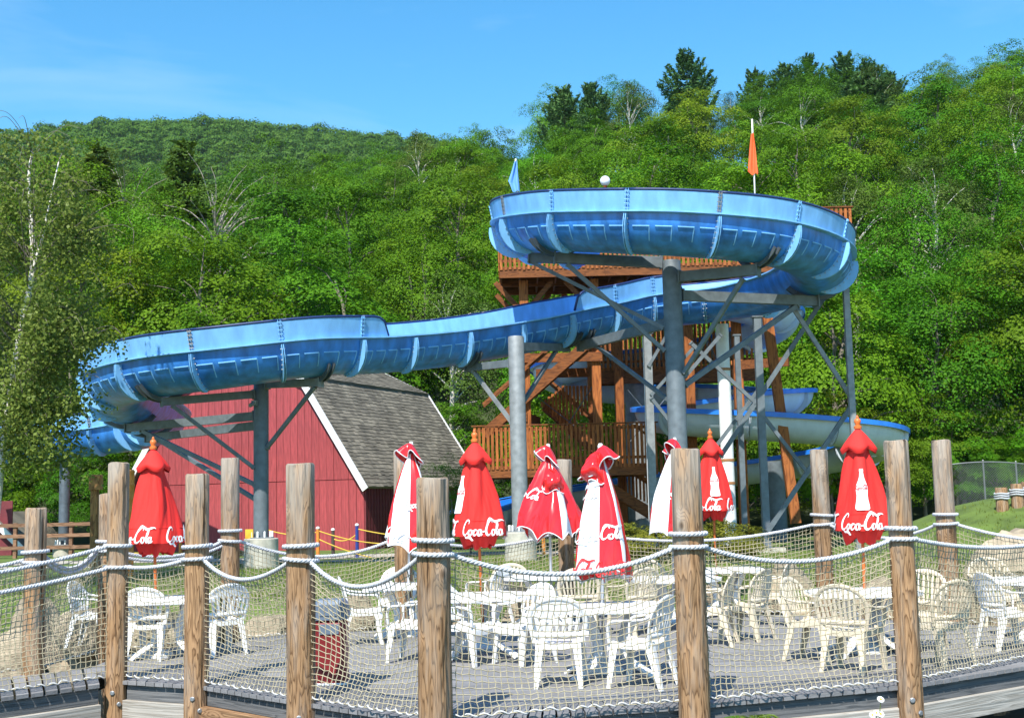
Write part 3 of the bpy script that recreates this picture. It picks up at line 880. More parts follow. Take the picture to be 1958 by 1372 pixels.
# ---------------------------------------------------------------- columns and arms of the blue slide
def column(px_label, x, y, r, ztop, mat_, footing=None, name='slide_column'):
    z0 = zg(x, y)
    t = thing(name, px_label, 'column', (x, y, z0))
    zb = z0 + (footing[1] if footing else 0)
    mb = MB(); mb.lathe([(r, zb - .02), (r, ztop - .03), (r - .01, ztop)], (x, y, 0), 24)
    pl = mb.build('pipe', mat_, t, smooth=True, angle=40)
    if footing:
        fr, fh = footing
        mb = MB(); mb.lathe([(fr, z0 - .3), (fr, z0 + fh - .02), (fr - .02, z0 + fh)], (x, y, 0), 28)
        mb.build('footing', M_conc, t, smooth=True, angle=40)
        mb = MB(); mb.lathe([(r + .14, zb), (r + .14, zb + .03)], (x, y, 0), 24); mb.build('base_plate', M_galv, t)
        for k in range(10):
            a = k * math.pi / 5 + .2
            mb = MB(); mb.lathe([(.028, zb + .03), (.028, zb + .16), (.015, zb + .18)], (x + (r + .09) * math.cos(a), y + (r + .09) * math.sin(a), 0), 8)
            mb.build('bolt_cap', M_whitep, t)
    return t
def strut(t, name, a, b, w, h=None, m=None):
    a, b = Vector(a), Vector(b)
    mb = MB(); mb.beam(a, b, w, h or w)
    d = (b - a).normalized()
    for e, s in ((a, 1), (b, -1)):                   # end plates
        mb.beam(e - d * .012 * s, e + d * .03 * s, w * 1.5, (h or w) * 1.25)
    return mb.build(name, m or M_steel, t)
def bottom(i_t, f=fl, R=RB): i = f.idx(i_t); return f.pt(i, 0, -.05 - R * .93 - .05)
def toward(c, p, r, z): d = Vector((p.x - c.x, p.y - c.y, 0)).normalized(); return Vector((c.x, c.y, z)) + d * r
def arm(t, c, r, it, zc, dz=-.12, wh=(.16, .26), m=None, cradle=True):
    p = bottom(it); p.z += dz
    a = toward(c, p, r, zc)
    strut(t, 'arm', a, p, wh[0], wh[1], m)
    if cradle:                                       # saddle under the hull
        i = fl.idx(it); mb = MB()
        for off in (-.05, .05):
            T = (fl.P[i + 1] - fl.P[i]).normalized() * off
            q = [fl.pt(i, (RB + .03) * math.cos(math.radians(a_)), -.05 - (RB + .03) * .93 * math.sin(math.radians(a_))) + T for a_ in range(40, 141, 10)]
            q2 = [fl.pt(i, (RB + .15) * math.cos(math.radians(a_)), -.05 - (RB + .15) * .93 * math.sin(math.radians(a_))) + T for a_ in range(40, 141, 10)]
            T2 = T.normalized() * .03
            mb.grid([[u, v, v + T2, u + T2] for u, v in zip(q, q2)])
        mb.build('saddle', M_steeld, t)
    return p

TC = Vector((4.2, 32.2, 0))
tall = column('tall grey steel column under the upper turn of the blue slide', TC.x, TC.y, .245, 7.95, M_steel, (.5, .6))
p = arm(tall, TC, .26, 3.0, 7.9); strut(tall, 'brace', toward(TC, p, .26, 5.6), p.lerp(toward(TC, p, .26, 7.6), .12) - Vector((0, 0, .12)), .1)
p = arm(tall, TC, .26, 5.85, 7.5); strut(tall, 'brace', toward(TC, p, .26, 5.0), p.lerp(toward(TC, p, .26, 7.2), .2) - Vector((0, 0, .14)), .1)
p = arm(tall, TC, .26, 8.0, 7.05, -.1, (.2, .26)); strut(tall, 'brace', toward(TC, p, .26, 4.7), p.lerp(toward(TC, p, .26, 6.9), .15) - Vector((0, 0, .12)), .13)
p = arm(tall, TC, .26, 10.6, 6.9, -.1); strut(tall, 'brace', toward(TC, p, .26, 5.2), p.lerp(toward(TC, p, .26, 6.9), .2) - Vector((0, 0, .1)), .1)
p = arm(tall, TC, .26, 2.2, 7.95, -.1, cradle=False); strut(tall, 'brace', toward(TC, p, .26, 6.2), p - Vector((0, 0, .1)), .1)
p = arm(tall, TC, .26, 12.0, 6.35, -.1); strut(tall, 'brace', toward(TC, p, .26, 4.3), p.lerp(toward(TC, p, .26, 6.3), .2) - Vector((0, 0, .1)), .09)

mid = column('grey steel column on a concrete footing under the straight of the blue slide', .12, 33.3, .215, 6.2, M_galv, (.42, .75))
MC = Vector((.12, 33.3, 0))
p = arm(mid, MC, .2, 12.25, 5.95, -.05, (.16, .22)); strut(mid, 'brace', toward(MC, p, .2, 4.35), p.lerp(toward(MC, p, .2, 5.9), .25) - Vector((0, 0, .1)), .09)
p = arm(mid, MC, .2, 13.75, 5.5, -.06, (.16, .2)); strut(mid, 'brace', toward(MC, p, .2, 3.9), p.lerp(toward(MC, p, .2, 5.4), .15) - Vector((0, 0, .1)), .09, m=M_galv)

BC = Vector((-6.58, 32.7, 0))
low = column('grey steel column on a concrete footing in front of the red barn', BC.x, BC.y, .195, 5.2, M_steel, (.44, .75))
p = arm(low, BC, .2, 15.9, 5.0, -.1, (.15, .2), M_galv); strut(low, 'brace', toward(BC, p, .2, 3.35), p.lerp(toward(BC, p, .2, 4.9), .12) - Vector((0, 0, .1)), .09)
p = arm(low, BC, .2, 18.0, 4.75, -.08, (.15, .2)); strut(low, 'brace', toward(BC, p, .2, 2.85), p.lerp(toward(BC, p, .2, 4.6), .12) - Vector((0, 0, .1)), .09)
p = arm(low, BC, .2, 20.3, 4.2, -.06, (.15, .22)); strut(low, 'brace', toward(BC, p, .2, 2.4), p.lerp(toward(BC, p, .2, 4.1), .12) - Vector((0, 0, .1)), .1)
p = arm(low, BC, .2, 21.0, 3.95, -.1, (.15, .22)); strut(low, 'brace', toward(BC, p, .2, 2.0), p.lerp(toward(BC, p, .2, 3.9), .12) - Vector((0, 0, .1)), .1)
mb = MB(); mb.box((BC.x - .1, BC.y - .35, 4.5), (.12, .25, .12)); mb.tube([(BC.x - .1, BC.y - .4, 4.5), (BC.x - .16, BC.y - .6, 4.42)], .055, 8); mb.build('flood_lamp', M_galv, low)
mb = MB(); mb.box((BC.x - .26, BC.y - .22, 1.12), (.2, .03, .3)); mb.build('yellow_sign', mat('sign_yellow', (.75, .42, .03), .5), low)
far_col = column('dark grey steel column behind the birch at the left', -15.75, 44.1, .18, 3.65, M_steeld, (.36, .4))

# steel frame at the right of the tall column
fr = thing('steel_frame', 'grey steel lattice of masts and diagonals under the right end of the blue slide', 'steel frame', (8.0, 35.4, .28))
def F(px, py, Y=35.4): return at(px, py, Y)
def mast(px0, py0, px1, py1, w, Y, m=M_steel, name='mast'):
    a, b = F(px0, py0, Y), F(px1, py1, Y)
    if name == 'mast': a = Vector((b.x, b.y, a.z)); b = Vector((b.x, b.y, zg(b.x, b.y)))
    return strut(fr, name, a, b, w, m=m)
tip = bottom(8.0)
mast(1626, 505, 1641, 1000, .16, 34.3, M_galv)
mast(1452, 605, 1466, 1030, .2, 35.0)
mast(1412, 640, 1424, 1005, .15, 37.0)
mast(1240, 636, 1250, 1000, .22, 37.0, M_galv)
for q in ((1513, 583, 1631, 765, 34.6, .11), (1632, 770, 1468, 1015, 34.8, .12), (1575, 570, 1378, 872, 35.6, .12), (1320, 655, 1445, 770, 35.6, .1), (1440, 770, 1545, 905, 35.8, .1),
          (1310, 720, 1378, 640, 35.2, .1), (1330, 905, 1450, 745, 36.6, .1), (1240, 700, 1275, 640, 36.9, .09), (1245, 760, 1300, 830, 36.9, .1), (1245, 755, 1330, 660, 36.9, .09)):
    mast(q[0], q[1], q[2], q[3], q[5], q[4], M_galv if q[2] in (1631,) else M_steel, 'diagonal')
mb = MB(); pb = F(1466, 1030, 35.0); mb.box((pb.x, pb.y, zg(pb.x, pb.y) + .06), (.9, .7, .12)); mb.build('base_slab', M_conc, fr)

# ================================================================ TOWER
M_stain = mat_wood('stained_wood', (.17, .048, .014), (.36, .118, .030), (6, 6, .8), 6, .75, rand=.18, bump=.2)
M_stain_b = mat_wood('stained_beam_shaded', (.11, .036, .012), (.22, .075, .022), (1.2, 6, 6), 6, .75, rand=.15, bump=.2)  # darker copy of the stain, with the tower's shade painted in
M_tread = mat_wood('tread_wood', (.14, .07, .035), (.25, .14, .07), (2, 6, 6), 6, .85, rand=.15)
TY = 41.0
tower = thing('wooden_tower', 'tall orange stained timber tower with railed platforms and stairs behind the blue slide', 'tower', (5, 43, zg(5, 43)))
def pxx(px, y, Y): return at(px, y, Y).x
slat_cache = {}
def slat(parent, x, y, z0, z1, w=.09, d=.035, rz=0.0):
    key = (round(z1 - z0, 2), w)
    if key not in slat_cache:
        mb = MB(); mb.bbox((0, 0, (z1 - z0) / 2), (w, d, z1 - z0), .006)
        slat_cache[key] = mb.mesh('slat', M_stain)
    b = world_loc(parent)
    return link('slat', slat_cache[key], parent, (x - b.x, y - b.y, z0 - b.z), (0, 0, rz))
def platform(x0, x1, y0, y1, zf, ztop, pitch=.145, sides='flr', joist=.3, name='platform', w=.09):
    c = ((x0 + x1) / 2, (y0 + y1) / 2)
    mb = MB()
    mb.box((c[0], c[1], zf - .03), (x1 - x0 - .02, y1 - y0 - .02, .06))
    for yy in (y0 + .06, c[1], y1 - .06): mb.box((c[0], yy, zf - .06 - joist / 2 - .002), (x1 - x0, .09, joist))
    for k in range(int((x1 - x0) / .6) + 1): mb.box((x0 + .05 + k * (x1 - x0 - .1) / int((x1 - x0) / .6), c[1], zf - .062 - joist * .4), (.05, y1 - y0 - .3, joist * .7))
    pl = mb.build(name, M_stain_b, tower)
    rm = MB()
    if 'f' in sides:
        rm.box((c[0], y0 + .02, ztop + .02), (x1 - x0 + .1, .14, .04)); rm.box((c[0], y0 + .045, zf + .2), (x1 - x0, .04, .09)); rm.box((c[0], y0 + .045, ztop - .12), (x1 - x0, .04, .09))
    if 'b' in sides: rm.box((c[0], y1 - .02, ztop + .02), (x1 - x0 + .1, .14, .04)); rm.box((c[0], y1 - .045, zf + .2), (x1 - x0, .04, .09))
    for s_, xx in (('l', x0), ('r', x1)):
        if s_ in sides:
            rm.box((xx, c[1], ztop + .024), (.14, y1 - y0 - .16, .036)); rm.box((xx, c[1], zf + .2), (.04, y1 - y0 - .2, .09))
    rm.build('handrail', M_stain_b, tower)
    def run(a, b, fixed, ax, off):
        n = int(abs(b - a) / pitch)
        for k in range(n + 1):
            q = a + (b - a) * k / n
            z0 = zf - .1 + rng.uniform(-.02, .02)
            if ax == 'x': slat(pl, q, fixed + off, z0, z0 + (ztop - zf + .09), w)
            else: slat(pl, fixed + off, q, z0, z0 + (ztop - zf + .09), w, rz=math.pi / 2)
    if 'f' in sides: run(x0 + .06, x1 - .06, y0, 'x', 0)
    if 'b' in sides: run(x0 + .06, x1 - .06, y1, 'x', 0)
    if 'l' in sides: run(y0 + .2, y1 - .2, x0, 'y', -.02)
    if 'r' in sides: run(y0 + .2, y1 - .2, x1, 'y', .02)
    return pl
platform(-.35, 11.42, 41.0, 44.6, 9.55, 11.3, .15, 'flr')
platform(3.0, 8.7, 44.1, 47.2, 6.45, 9.0, .16, 'fb')
platform(-1.3, 4.55, 40.0, 43.2, 2.95, 4.22, .138, 'f')
for px, yy in ((1007, 41.7), (1007, 44.2), (1143, 41.7), (1195, 43.6), (1143, 44.2), (1322, 41.7), (1322, 44.2), (1415, 41.7), (1600, 41.7), (1600, 44.2)):
    x = pxx(px, 800, 41.7); z0 = zg(x, yy)
    if px == 1600: z0 = 8.6
    mb = MB(); mb.bbox((x, yy, (z0 - .1 + 9.2) / 2), (.3, .3, 9.2 - z0 + .1), .02); mb.build('post', M_stain, tower)
    mb = MB()
    if px < 1500:
        for s in (-1, 1): mb.beam((x + s * .12, yy, 8.2), (x + s * .95, yy, 9.15), .14, .16)
        mb.build('knee_brace', M_stain_b, tower)
for a, b in (((.4, 41.5, 6.55), (3.0, 41.5, 6.55)), ((.8, 42.2, 6.1), (2.6, 42.2, 6.1)), ((.4, 41.5, 4.6), (.9, 44.2, 4.6)), ((3.0, 43.9, 6.0), (8.6, 43.9, 6.0)), ((7.6, 41.4, 6.15), (9.0, 40.6, 6.15))):
    mb = MB(); mb.beam(a, b, .12, .3); mb.build('cross_beam', M_stain_b, tower)
# thin tie rods
for a, b in (((1010, 745), (1100, 815)), ((1135, 735), (1080, 820)), ((1040, 720), (1150, 620)), ((1200, 745), (1290, 850)), ((1290, 740), (1200, 850)), ((1340, 620), (1420, 800))):
    mb = MB(); mb.tube([at(*a, 42.6), at(*b, 42.6)], .018, 6); mb.build('tie_rod', M_steeld, tower)
# stair flights
def stairs(p0, p1, width, n, tread_d=.28):
    p0, p1 = Vector(p0), Vector(p1); d = p1 - p0; h = Vector((d.x, d.y, 0)).normalized(); s = Vector((-h.y, h.x, 0))
    fl_ = empty('stair_flight', (0, 0, 0)); fl_.parent = tower; fl_.location = p0 - world_loc(tower)
    for sd in (-1, 1):
        mb = MB(); mb.beam(p0 + s * sd * width / 2, p1 + s * sd * width / 2, .07, .32); mb.build('stringer', M_stain_b, fl_)
        mb = MB(); mb.beam(p0 + s * sd * width / 2 + Vector((0, 0, 1.0)), p1 + s * sd * width / 2 + Vector((0, 0, 1.0)), .1, .08); mb.build('handrail', M_stain_b, fl_)
    tm = None
    for k in range(n):
        c = p0.lerp(p1, (k + .5) / n)
        if tm is None:
            mb = MB(); mb.box((0, 0, 0), (tread_d, width - .08, .045), math.atan2(h.y, h.x)); tm = mb.mesh('tread', M_tread)
        link('tread', tm, fl_, c - p0)
    return fl_
A = stairs(at(925, 832, 41.9), at(1138, 645, 41.9), 1.0, 15)
B = stairs(at(1042, 775, 43.6), at(1150, 870, 43.6), 1.0, 9)
Cc = stairs(at(1115, 902, 41.6), at(1250, 985, 41.6), 1.2, 9)
# sloping baluster panel in the middle of the tower
pb = world_loc(tower)
for k in range(15):
    px = 1037 + k * 6.9
    top = 768 - min(1, max(0, (px - 1037) / 38)) * 28 - (px > 1075) * 3
    bot = 778 + (px - 1037) * .9 if px < 1088 else 824 - (px - 1088) * 1.2
    a, b = at(px, bot, 43.0), at(px, top, 43.0)
    slat(tower, a.x, 43.0, a.z, b.z, .095)
for k in range(6):
    px = 1238 + k * 9; a, b = at(px, 905, 40.4), at(px, 838 + k * 7, 40.4); slat(tower, a.x, 40.4, a.z, b.z, .1)
mb = MB(); mb.beam(at(1212, 812, 40.2), at(1300, 880, 40.2), .12, .06); mb.build('handrail', M_stain_b, tower)
for k in range(10):                                   # slats below the low platform at its right end
    px = 1190 + k * 7; a, b = at(px, 940 + k * 3, 42.6), at(px, 905, 42.6); slat(tower, a.x, 42.6, a.z, b.z, .07)
# leaning timber prop
lean = tag(MB().beam(at(1466, 598, 39.4), at(1522, 1000, 39.0), .3, .2).build('leaning_prop', M_stain, None, origin=at(1522, 1000, 39.0)), 'leaning brown timber prop beside the steel lattice at the right of the tower', 'prop')
wp = thing('white_pipe', 'thick white pipe standing in front of the tower right of the tall column', 'pipe', (6.55, 38.7, zg(6.55, 38.7)))
mb = MB(); mb.lathe([(.2, .2), (.2, 7.15)], (6.55, 38.7, 0), 20); mb.build('pipe', M_whitep, wp, smooth=True, angle=40)
for zz in (2.2, 2.9, 5.7):
    mb = MB(); mb.lathe([(.215, zz), (.215, zz + .08)], (6.55, 38.7, 0), 20); mb.build('band', mat('rust_band', (.35, .16, .06), .8), wp, smooth=True, angle=40)
wp2 = thing('white_pipe', 'thin pale pipe standing behind the galvanised post of the tower', 'pipe', (4.25, 39.4, zg(4.25, 39.4)))
mb = MB(); mb.lathe([(.11, .2), (.11, 6.9)], (4.25, 39.4, 0), 16); mb.build('pipe', M_whitep, wp2, smooth=True, angle=40)
gt = tag(MB().lathe([(.42, .2), (.42, 6.0), (.44, 6.02), (.44, 6.15), (.38, 6.2)], (pxx(1218, 800, 45), 45.0, 0), 24).build('grey_column', M_galv, None, True, 40, origin=(pxx(1218, 800, 45), 45, .28)), 'wide grey steel column between the tower posts carrying the grey slide', 'column')
gt2 = tag(MB().lathe([(.36, .2), (.36, 3.0)], (pxx(1480, 900, 43.2), 43.2, 0), 20).build('grey_column', M_steel, None, True, 40, origin=(pxx(1480, 900, 43.2), 43.2, .28)), 'grey steel column under the right loop of the grey slide', 'column')

# globe lamp, pennants
gl = thing('globe_lamp', 'white globe lamp on a post above the tower rail', 'lamp', at(1157, 395, 41.4))
gp = at(1157, 346, 41.4)
mb = MB(); mb.lathe([(.03, gp.z - 1.2), (.03, gp.z - .22), (.07, gp.z - .21), (.07, gp.z - .15)], (gp.x, gp.y, 0), 10); mb.build('post', M_stain, gl)
mb = MB(); mb.lathe([(.172 * math.sin(math.pi * k / 14), gp.z - .172 * math.cos(math.pi * k / 14)) for k in range(1, 14)], (gp.x, gp.y, 0), 20)
mb.build('globe', mat('opal_glass', (.8, .82, .85), .25, var=.02), gl, smooth=True)
def pennant(label, pole_top, pole_bot, outline, Y, m, fold):
    t = thing('pennant', label, 'flag', at(*pole_bot, Y))
    mb = MB(); mb.tube([at(*pole_bot, Y), at(*pole_top, Y)], .028, 8); mb.build('pole', M_whitep, t, smooth=True)
    mb = MB(); G = []
    for (xl, xr, y) in outline:
        row = []
        for k in range(9):
            q = k / 8; row.append(at(xl + (xr - xl) * q, y + 2 * math.sin(q * 7), Y - .05 - fold * (.5 + .5 * math.sin(q * 9.0 + y * .02))))
        G.append(row)
    mb.grid(G); mb.grid([[p + Vector((0, .012, 0)) for p in r] for r in G], flip=True)
    mb.build('cloth', m, t, smooth=True)
M_orange = mat('orange_nylon', (.85, .13, .03), .6, var=.06)
M_bluefl = mat('blue_nylon', (.13, .34, .72), .6, var=.06)
pennant('blue pennant hanging limp on a pole at the left of the tower', (986, 304), (994, 470), [(984, 989, 307), (979, 990, 325), (972, 992, 346), (975, 993, 352), (980, 994, 366)], 41.3, M_bluefl, .12)
pennant('orange pennant hanging on the tallest pole of the tower', (1438, 228), (1446, 440), [(1436, 1441, 255), (1433, 1445, 285), (1431, 1448, 315), (1430, 1450, 328), (1436, 1449, 333)], 41.3, M_orange, .1)

# ================================================================ BARN
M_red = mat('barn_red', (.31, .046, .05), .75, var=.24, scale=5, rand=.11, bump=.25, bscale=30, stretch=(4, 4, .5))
M_redd = mat('barn_red_shaded', (.17, .028, .035), .8, var=.2, scale=5, rand=.08)  # barn red darkened: shade of the side wall put into the colour
M_trim = mat('trim_white', (.72, .72, .70), .6, var=.06)
M_shing = mat('shingle', (.17, .15, .115), .9, var=.35, scale=1.2, bump=.4, bscale=50, island=.28)
BR = Vector((-5.25, 44.0, 0)); BU = Vector((-.913, .407, 0)).normalized(); BV = Vector((.407, .913, 0)).normalized()
BW, BL_, EZ, KZ, AZ, KI = 10.3, 9.0, 2.78, 6.45, 7.7, 2.45
ZG = .2
barn = thing('red_barn', 'red board barn with grey shingled gambrel roof under the blue slide', 'barn', (BR.x, BR.y, ZG))
def bp(a, v, z): return BR + BU * a + BV * v + Vector((0, 0, z))
def topz(a):
    a = min(a, BW - a)
    return EZ + (KZ - EZ) * a / KI if a < KI else KZ + (AZ - KZ) * (a - KI) / (BW / 2 - KI)
# inner shell
mb = MB(); n = [(0.02, ZG - .3), (BW - .02, ZG - .3), (BW - .02, EZ), (BW - KI, KZ - .03), (BW / 2, AZ - .03), (KI, KZ - .03), (.02, EZ)]
k = len(n)
mb.add([bp(a, .06, z) for a, z in n] + [bp(a, BL_ - .06, z) for a, z in n], [tuple(range(k)), tuple(range(2 * k - 1, k - 1, -1))] + [(i, i + k, (i + 1) % k + k, (i + 1) % k) for i in range(k)])
mb.build('inner_wall', M_redd, barn)
bw_ = .30; nb = int(BW / bw_)
def board(a0, a1, z0f, z1a, z1b, proud):
    mb = MB()
    P = [bp(a0, .06, z0f), bp(a1, .06, z0f), bp(a1, .06, z1b), bp(a0, .06, z1a)]
    Q = [p - BV * proud for p in P]
    mb.add(P + Q, [(0, 1, 2, 3), (7, 6, 5, 4), (0, 4, 5, 1), (1, 5, 6, 2), (2, 6, 7, 3), (3, 7, 4, 0)])
    c = (P[0] + P[2]) / 2
    return mb.build('board', M_red, barn, origin=c)
for i in range(nb):
    a0, a1 = BW * i / nb + .006, BW * (i + 1) / nb - .006
    pr = rng.uniform(.085, .105)
    board(a0, a1, ZG - .2, EZ - .06, EZ - .06, pr)
    am = (a0 + a1) / 2
    board(a0, a1, EZ - .04, topz(a0) - .02, topz(a1) - .02, pr + .02)
# barn door, wide closed door flush in the front
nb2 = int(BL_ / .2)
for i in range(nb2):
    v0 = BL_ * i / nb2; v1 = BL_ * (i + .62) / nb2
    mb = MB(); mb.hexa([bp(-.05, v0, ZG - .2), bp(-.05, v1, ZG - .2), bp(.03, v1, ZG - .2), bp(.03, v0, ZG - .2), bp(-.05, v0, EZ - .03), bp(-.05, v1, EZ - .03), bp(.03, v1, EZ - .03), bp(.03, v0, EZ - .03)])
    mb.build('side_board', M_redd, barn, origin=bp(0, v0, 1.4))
# roof: courses of shingles, each a row of tabs
def roof_plane(e0, e1, k0, k1, courses, name='roof_slope'):
    """e0,e1: lower edge ends; k0,k1: upper edge ends."""
    nrm = (e1 - e0).cross(k0 - e0).normalized()
    if nrm.z < 0: nrm = -nrm
    mb = MB(); mb.add([e0, e1, k1, k0, e0 - nrm * .12, e1 - nrm * .12, k1 - nrm * .12, k0 - nrm * .12], [(0, 1, 2, 3), (7, 6, 5, 4), (0, 4, 5, 1), (1, 5, 6, 2), (2, 6, 7, 3), (3, 7, 4, 0)])
    pl = mb.build(name, M_shing, barn)
    sb = MB(); L = (e1 - e0).length; r = random.Random(4)
    for c in range(courses):
        f0 = c / courses; f1 = min(1, (c + 1.12) / courses)
        x = -r.uniform(0, .3)
        while x < L:
            w = r.uniform(.22, .34); xa, xb = max(0, x), min(L, x + w - .012)
            if xb - xa > .03:
                j = r.uniform(-.006, .006)
                def q(xx, f, h): return (e0.lerp(e1, xx / L)).lerp(k0.lerp(k1, xx / L), f) + nrm * h
                h0 = .022 + r.uniform(0, .008)
                lo0, lo1 = q(xa, f0 + j, h0), q(xb, f0 + j, h0)
                sb.add([lo0, lo1, q(xb, f1, .006), q(xa, f1, .006), q(xa, f0 + j, .001), q(xb, f0 + j, .001)], [(0, 1, 2, 3), (4, 5, 1, 0)])
            x += w
    s = sb.build('shingles', M_shing, pl, kind='stuff')
    return pl
ov = .28
r1 = roof_plane(bp(-.22, -ov, EZ - .32), bp(-.22, BL_ + ov, EZ - .32), bp(KI, -ov, KZ + .05), bp(KI, BL_ + ov, KZ + .05), 30)
r2 = roof_plane(bp(KI - .12, -ov, KZ + .02), bp(KI - .12, BL_ + ov, KZ + .02), bp(BW / 2, -ov, AZ + .1), bp(BW / 2, BL_ + ov, AZ + .1), 16)
r3 = roof_plane(bp(BW + .22, -ov, EZ - .32), bp(BW + .22, BL_ + ov, EZ - .32), bp(BW - KI, -ov, KZ + .05), bp(BW - KI, BL_ + ov, KZ + .05), 20)
r4 = roof_plane(bp(BW - KI + .12, -ov, KZ + .02), bp(BW - KI + .12, BL_ + ov, KZ + .02), bp(BW / 2, -ov, AZ + .1), bp(BW / 2, BL_ + ov, AZ + .1), 12)
for a, b in (((-.22, EZ - .32), (KI, KZ + .05)), ((KI, KZ + .05), (BW / 2, AZ + .1)), ((BW + .22, EZ - .32), (BW - KI, KZ + .05)), ((BW - KI, KZ + .05), (BW / 2, AZ + .1))):
    for v in (-ov - .025, BL_ + ov + .025):
        mb = MB(); p0, p1 = bp(a[0], v, a[1] - .10), bp(b[0], v, b[1] - .10)
        mb.beam(p0, p1, .05, .24); mb.build('rake_trim', M_trim, barn)
mb = MB(); mb.beam(bp(BW * .53, -.055, EZ + .55), bp(BW * .53, -.055, EZ + 1.4), .02, .03); mb.build('hinge_strip', M_redd, barn)

# small red house and brown rails at the far left
hs = thing('red_house', 'small red building with white gable trim at the left edge', 'building', at(-20, 1100, 47))
h0 = at(-75, 1090, 47); h1 = at(38, 1090, 47); zt = at(-15, 985, 47).z; ze = at(38, 1038, 47).z; zb = zg(h0.x, 47)
mx_ = (h0.x + h1.x) / 2
mb = MB(); mb.add([(h0.x, 47, zb - .2), (h1.x, 47, zb - .2), (h1.x, 47, ze), (mx_, 47, zt), (h0.x, 47, ze)] + [(h0.x, 51, zb - .2), (h1.x, 51, zb - .2), (h1.x, 51, ze), (mx_, 51, zt), (h0.x, 51, ze)],
               [(0, 1, 2, 3, 4), (9, 8, 7, 6, 5), (1, 6, 7, 2), (0, 4, 9, 5), (2, 7, 8, 3), (3, 8, 9, 4)]); mb.build('wall', M_red, hs)
for sx in (h0.x - .35, h1.x + .35):
    mb = MB(); zz = ze - (zt - ze) * .35 / (h1.x - mx_)
    mb.add([(sx, 46.6, zz), (mx_, 46.6, zt + .02), (mx_, 51.3, zt + .02), (sx, 51.3, zz), (sx, 46.6, zz + .12), (mx_, 46.6, zt + .14), (mx_, 51.3, zt + .14), (sx, 51.3, zz + .12)], [(0, 1, 2, 3), (7, 6, 5, 4), (0, 4, 5, 1), (1, 5, 6, 2), (2, 6, 7, 3), (3, 7, 4, 0)])
    mb.build('roof', M_shing, hs)
    mb = MB(); mb.beam((sx, 46.56, zz + .02), (mx_, 46.56, zt + .04), .05, .22); mb.build('rake_trim', M_trim, hs)
mb = MB(); mb.box((h1.x + .02, 46.97, (zb + ze) / 2), (.16, .1, ze - zb)); mb.build('corner_trim', M_trim, hs)
mb = MB(); mb.box((h1.x - .75, 46.96, zb + 1.0), (.9, .06, 2.0)); mb.build('door', M_redd, hs)
rail = thing('wooden_rail', 'brown wooden rail fence at the far left behind the rope bridge', 'fence', at(60, 1090, 44))
M_rail = mat_wood('rail_wood', (.14, .07, .04), (.27, .15, .09), (1, 7, 7), 6, .85)
for px in (-25, 28, 82, 135, 188):
    p = at(px, 1085, 43.5); mb = MB(); mb.bbox((p.x, 43.5, zg(p.x, 43.5) + .55), (.12, .12, 1.3), .01); mb.build('post', M_rail, rail)
for zz in (.35, .75, 1.12):
    a, b = at(-30, 1085, 43.5), at(192, 1085, 43.5); mb = MB(); mb.beam((a.x, 43.42, .28 + zz), (b.x, 43.42, .28 + zz), .05, .12); mb.build('rail', M_rail, rail)

# ================================================================ DECK
M_plank = mat_wood('deck_board_grey', (.185, .182, .184), (.232, .228, .23), (1.0, 26, 26), 4, .7, rand=.16, bump=.12, knots=False, blot=.12)
M_rim = mat_wood('rim_board_dark', (.07, .075, .08), (.15, .15, .15), (1, 32, 32), 4, .8, rand=.1)
M_beamg = mat_wood('beam_grey', (.27, .24, .20), (.44, .41, .36), (.8, 34, 34), 4, .85, rand=.1)
M_beamb = mat_wood('beam_brown', (.16, .085, .04), (.36, .21, .11), (.7, 14, 14), 6, .8, rand=.1)
M_log = mat_wood('peeled_log', (.12, .062, .028), (.345, .205, .105), (12, 12, 1.5), 10, .85, grey=(.345, .31, .265), rand=.18, bump=.7, greyz=(1.2, 2.5), checks=True)
DECK_FRONT = [(-4.29, 13.76), (-3.29, 13.22), (-2.01, 11.95), (-.68, 10.71), (1.55, 11.32), (3.71, 12.19), (5.35, 13.35), (6.9, 15.2)]
DECK_BACK = [(6.7, 17.0), (6.0, 17.75), (4.2, 19.5), (2.4, 20.2), (.75, 20.1), (-1.5, 18.75), (-3.3, 18.25), (-4.1, 17.7), (-5.0, 16.1), (-5.0, 14.9)]
deck = thing('deck', 'grey board deck', None, (0.7, 15, 0)); deck['kind'] = 'structure'; del deck['label']
deck['label'] = 'raised grey board deck with tables and chairs'
poly = [Vector((x, y, 0)) for x, y in DECK_FRONT + DECK_BACK]
def clip(poly, axis, perp, v):
    """Extent along axis where the line perp = v crosses the polygon."""
    hit = []
    for a, b in zip(poly, poly[1:] + poly[:1]):
        da, db = a.dot(perp) - v, b.dot(perp) - v
        if (da < 0) != (db < 0): hit.append((a + (b - a) * (da / (da - db))).dot(axis))
    return (min(hit), max(hit)) if len(hit) >= 2 else None
def plank_piece(c4, z1=0.0, th=.038, name='plank', parent=deck, m=M_plank):
    mb = MB(); z1 += rng.uniform(-.0025, .0005)
    b = [(p.x, p.y, z1 - th) for p in c4]; t = [(p.x, p.y, z1) for p in c4]
    mb.hexa(b + t); c = sum(c4, Vector((0, 0, 0))) / 4; c.z = z1
    return mb.build(name, m, parent, origin=c)
BAND = .52
inner = []
def off_poly(P, d):
    out = []
    n = len(P)
    for i in range(n):
        a, b, c = P[i - 1], P[i], P[(i + 1) % n]
        n1 = Vector((-(b - a).y, (b - a).x, 0)).normalized(); n2 = Vector((-(c - b).y, (c - b).x, 0)).normalized()
        m = (n1 + n2).normalized(); out.append(b + m * d / max(.4, m.dot(n1)))
    return out
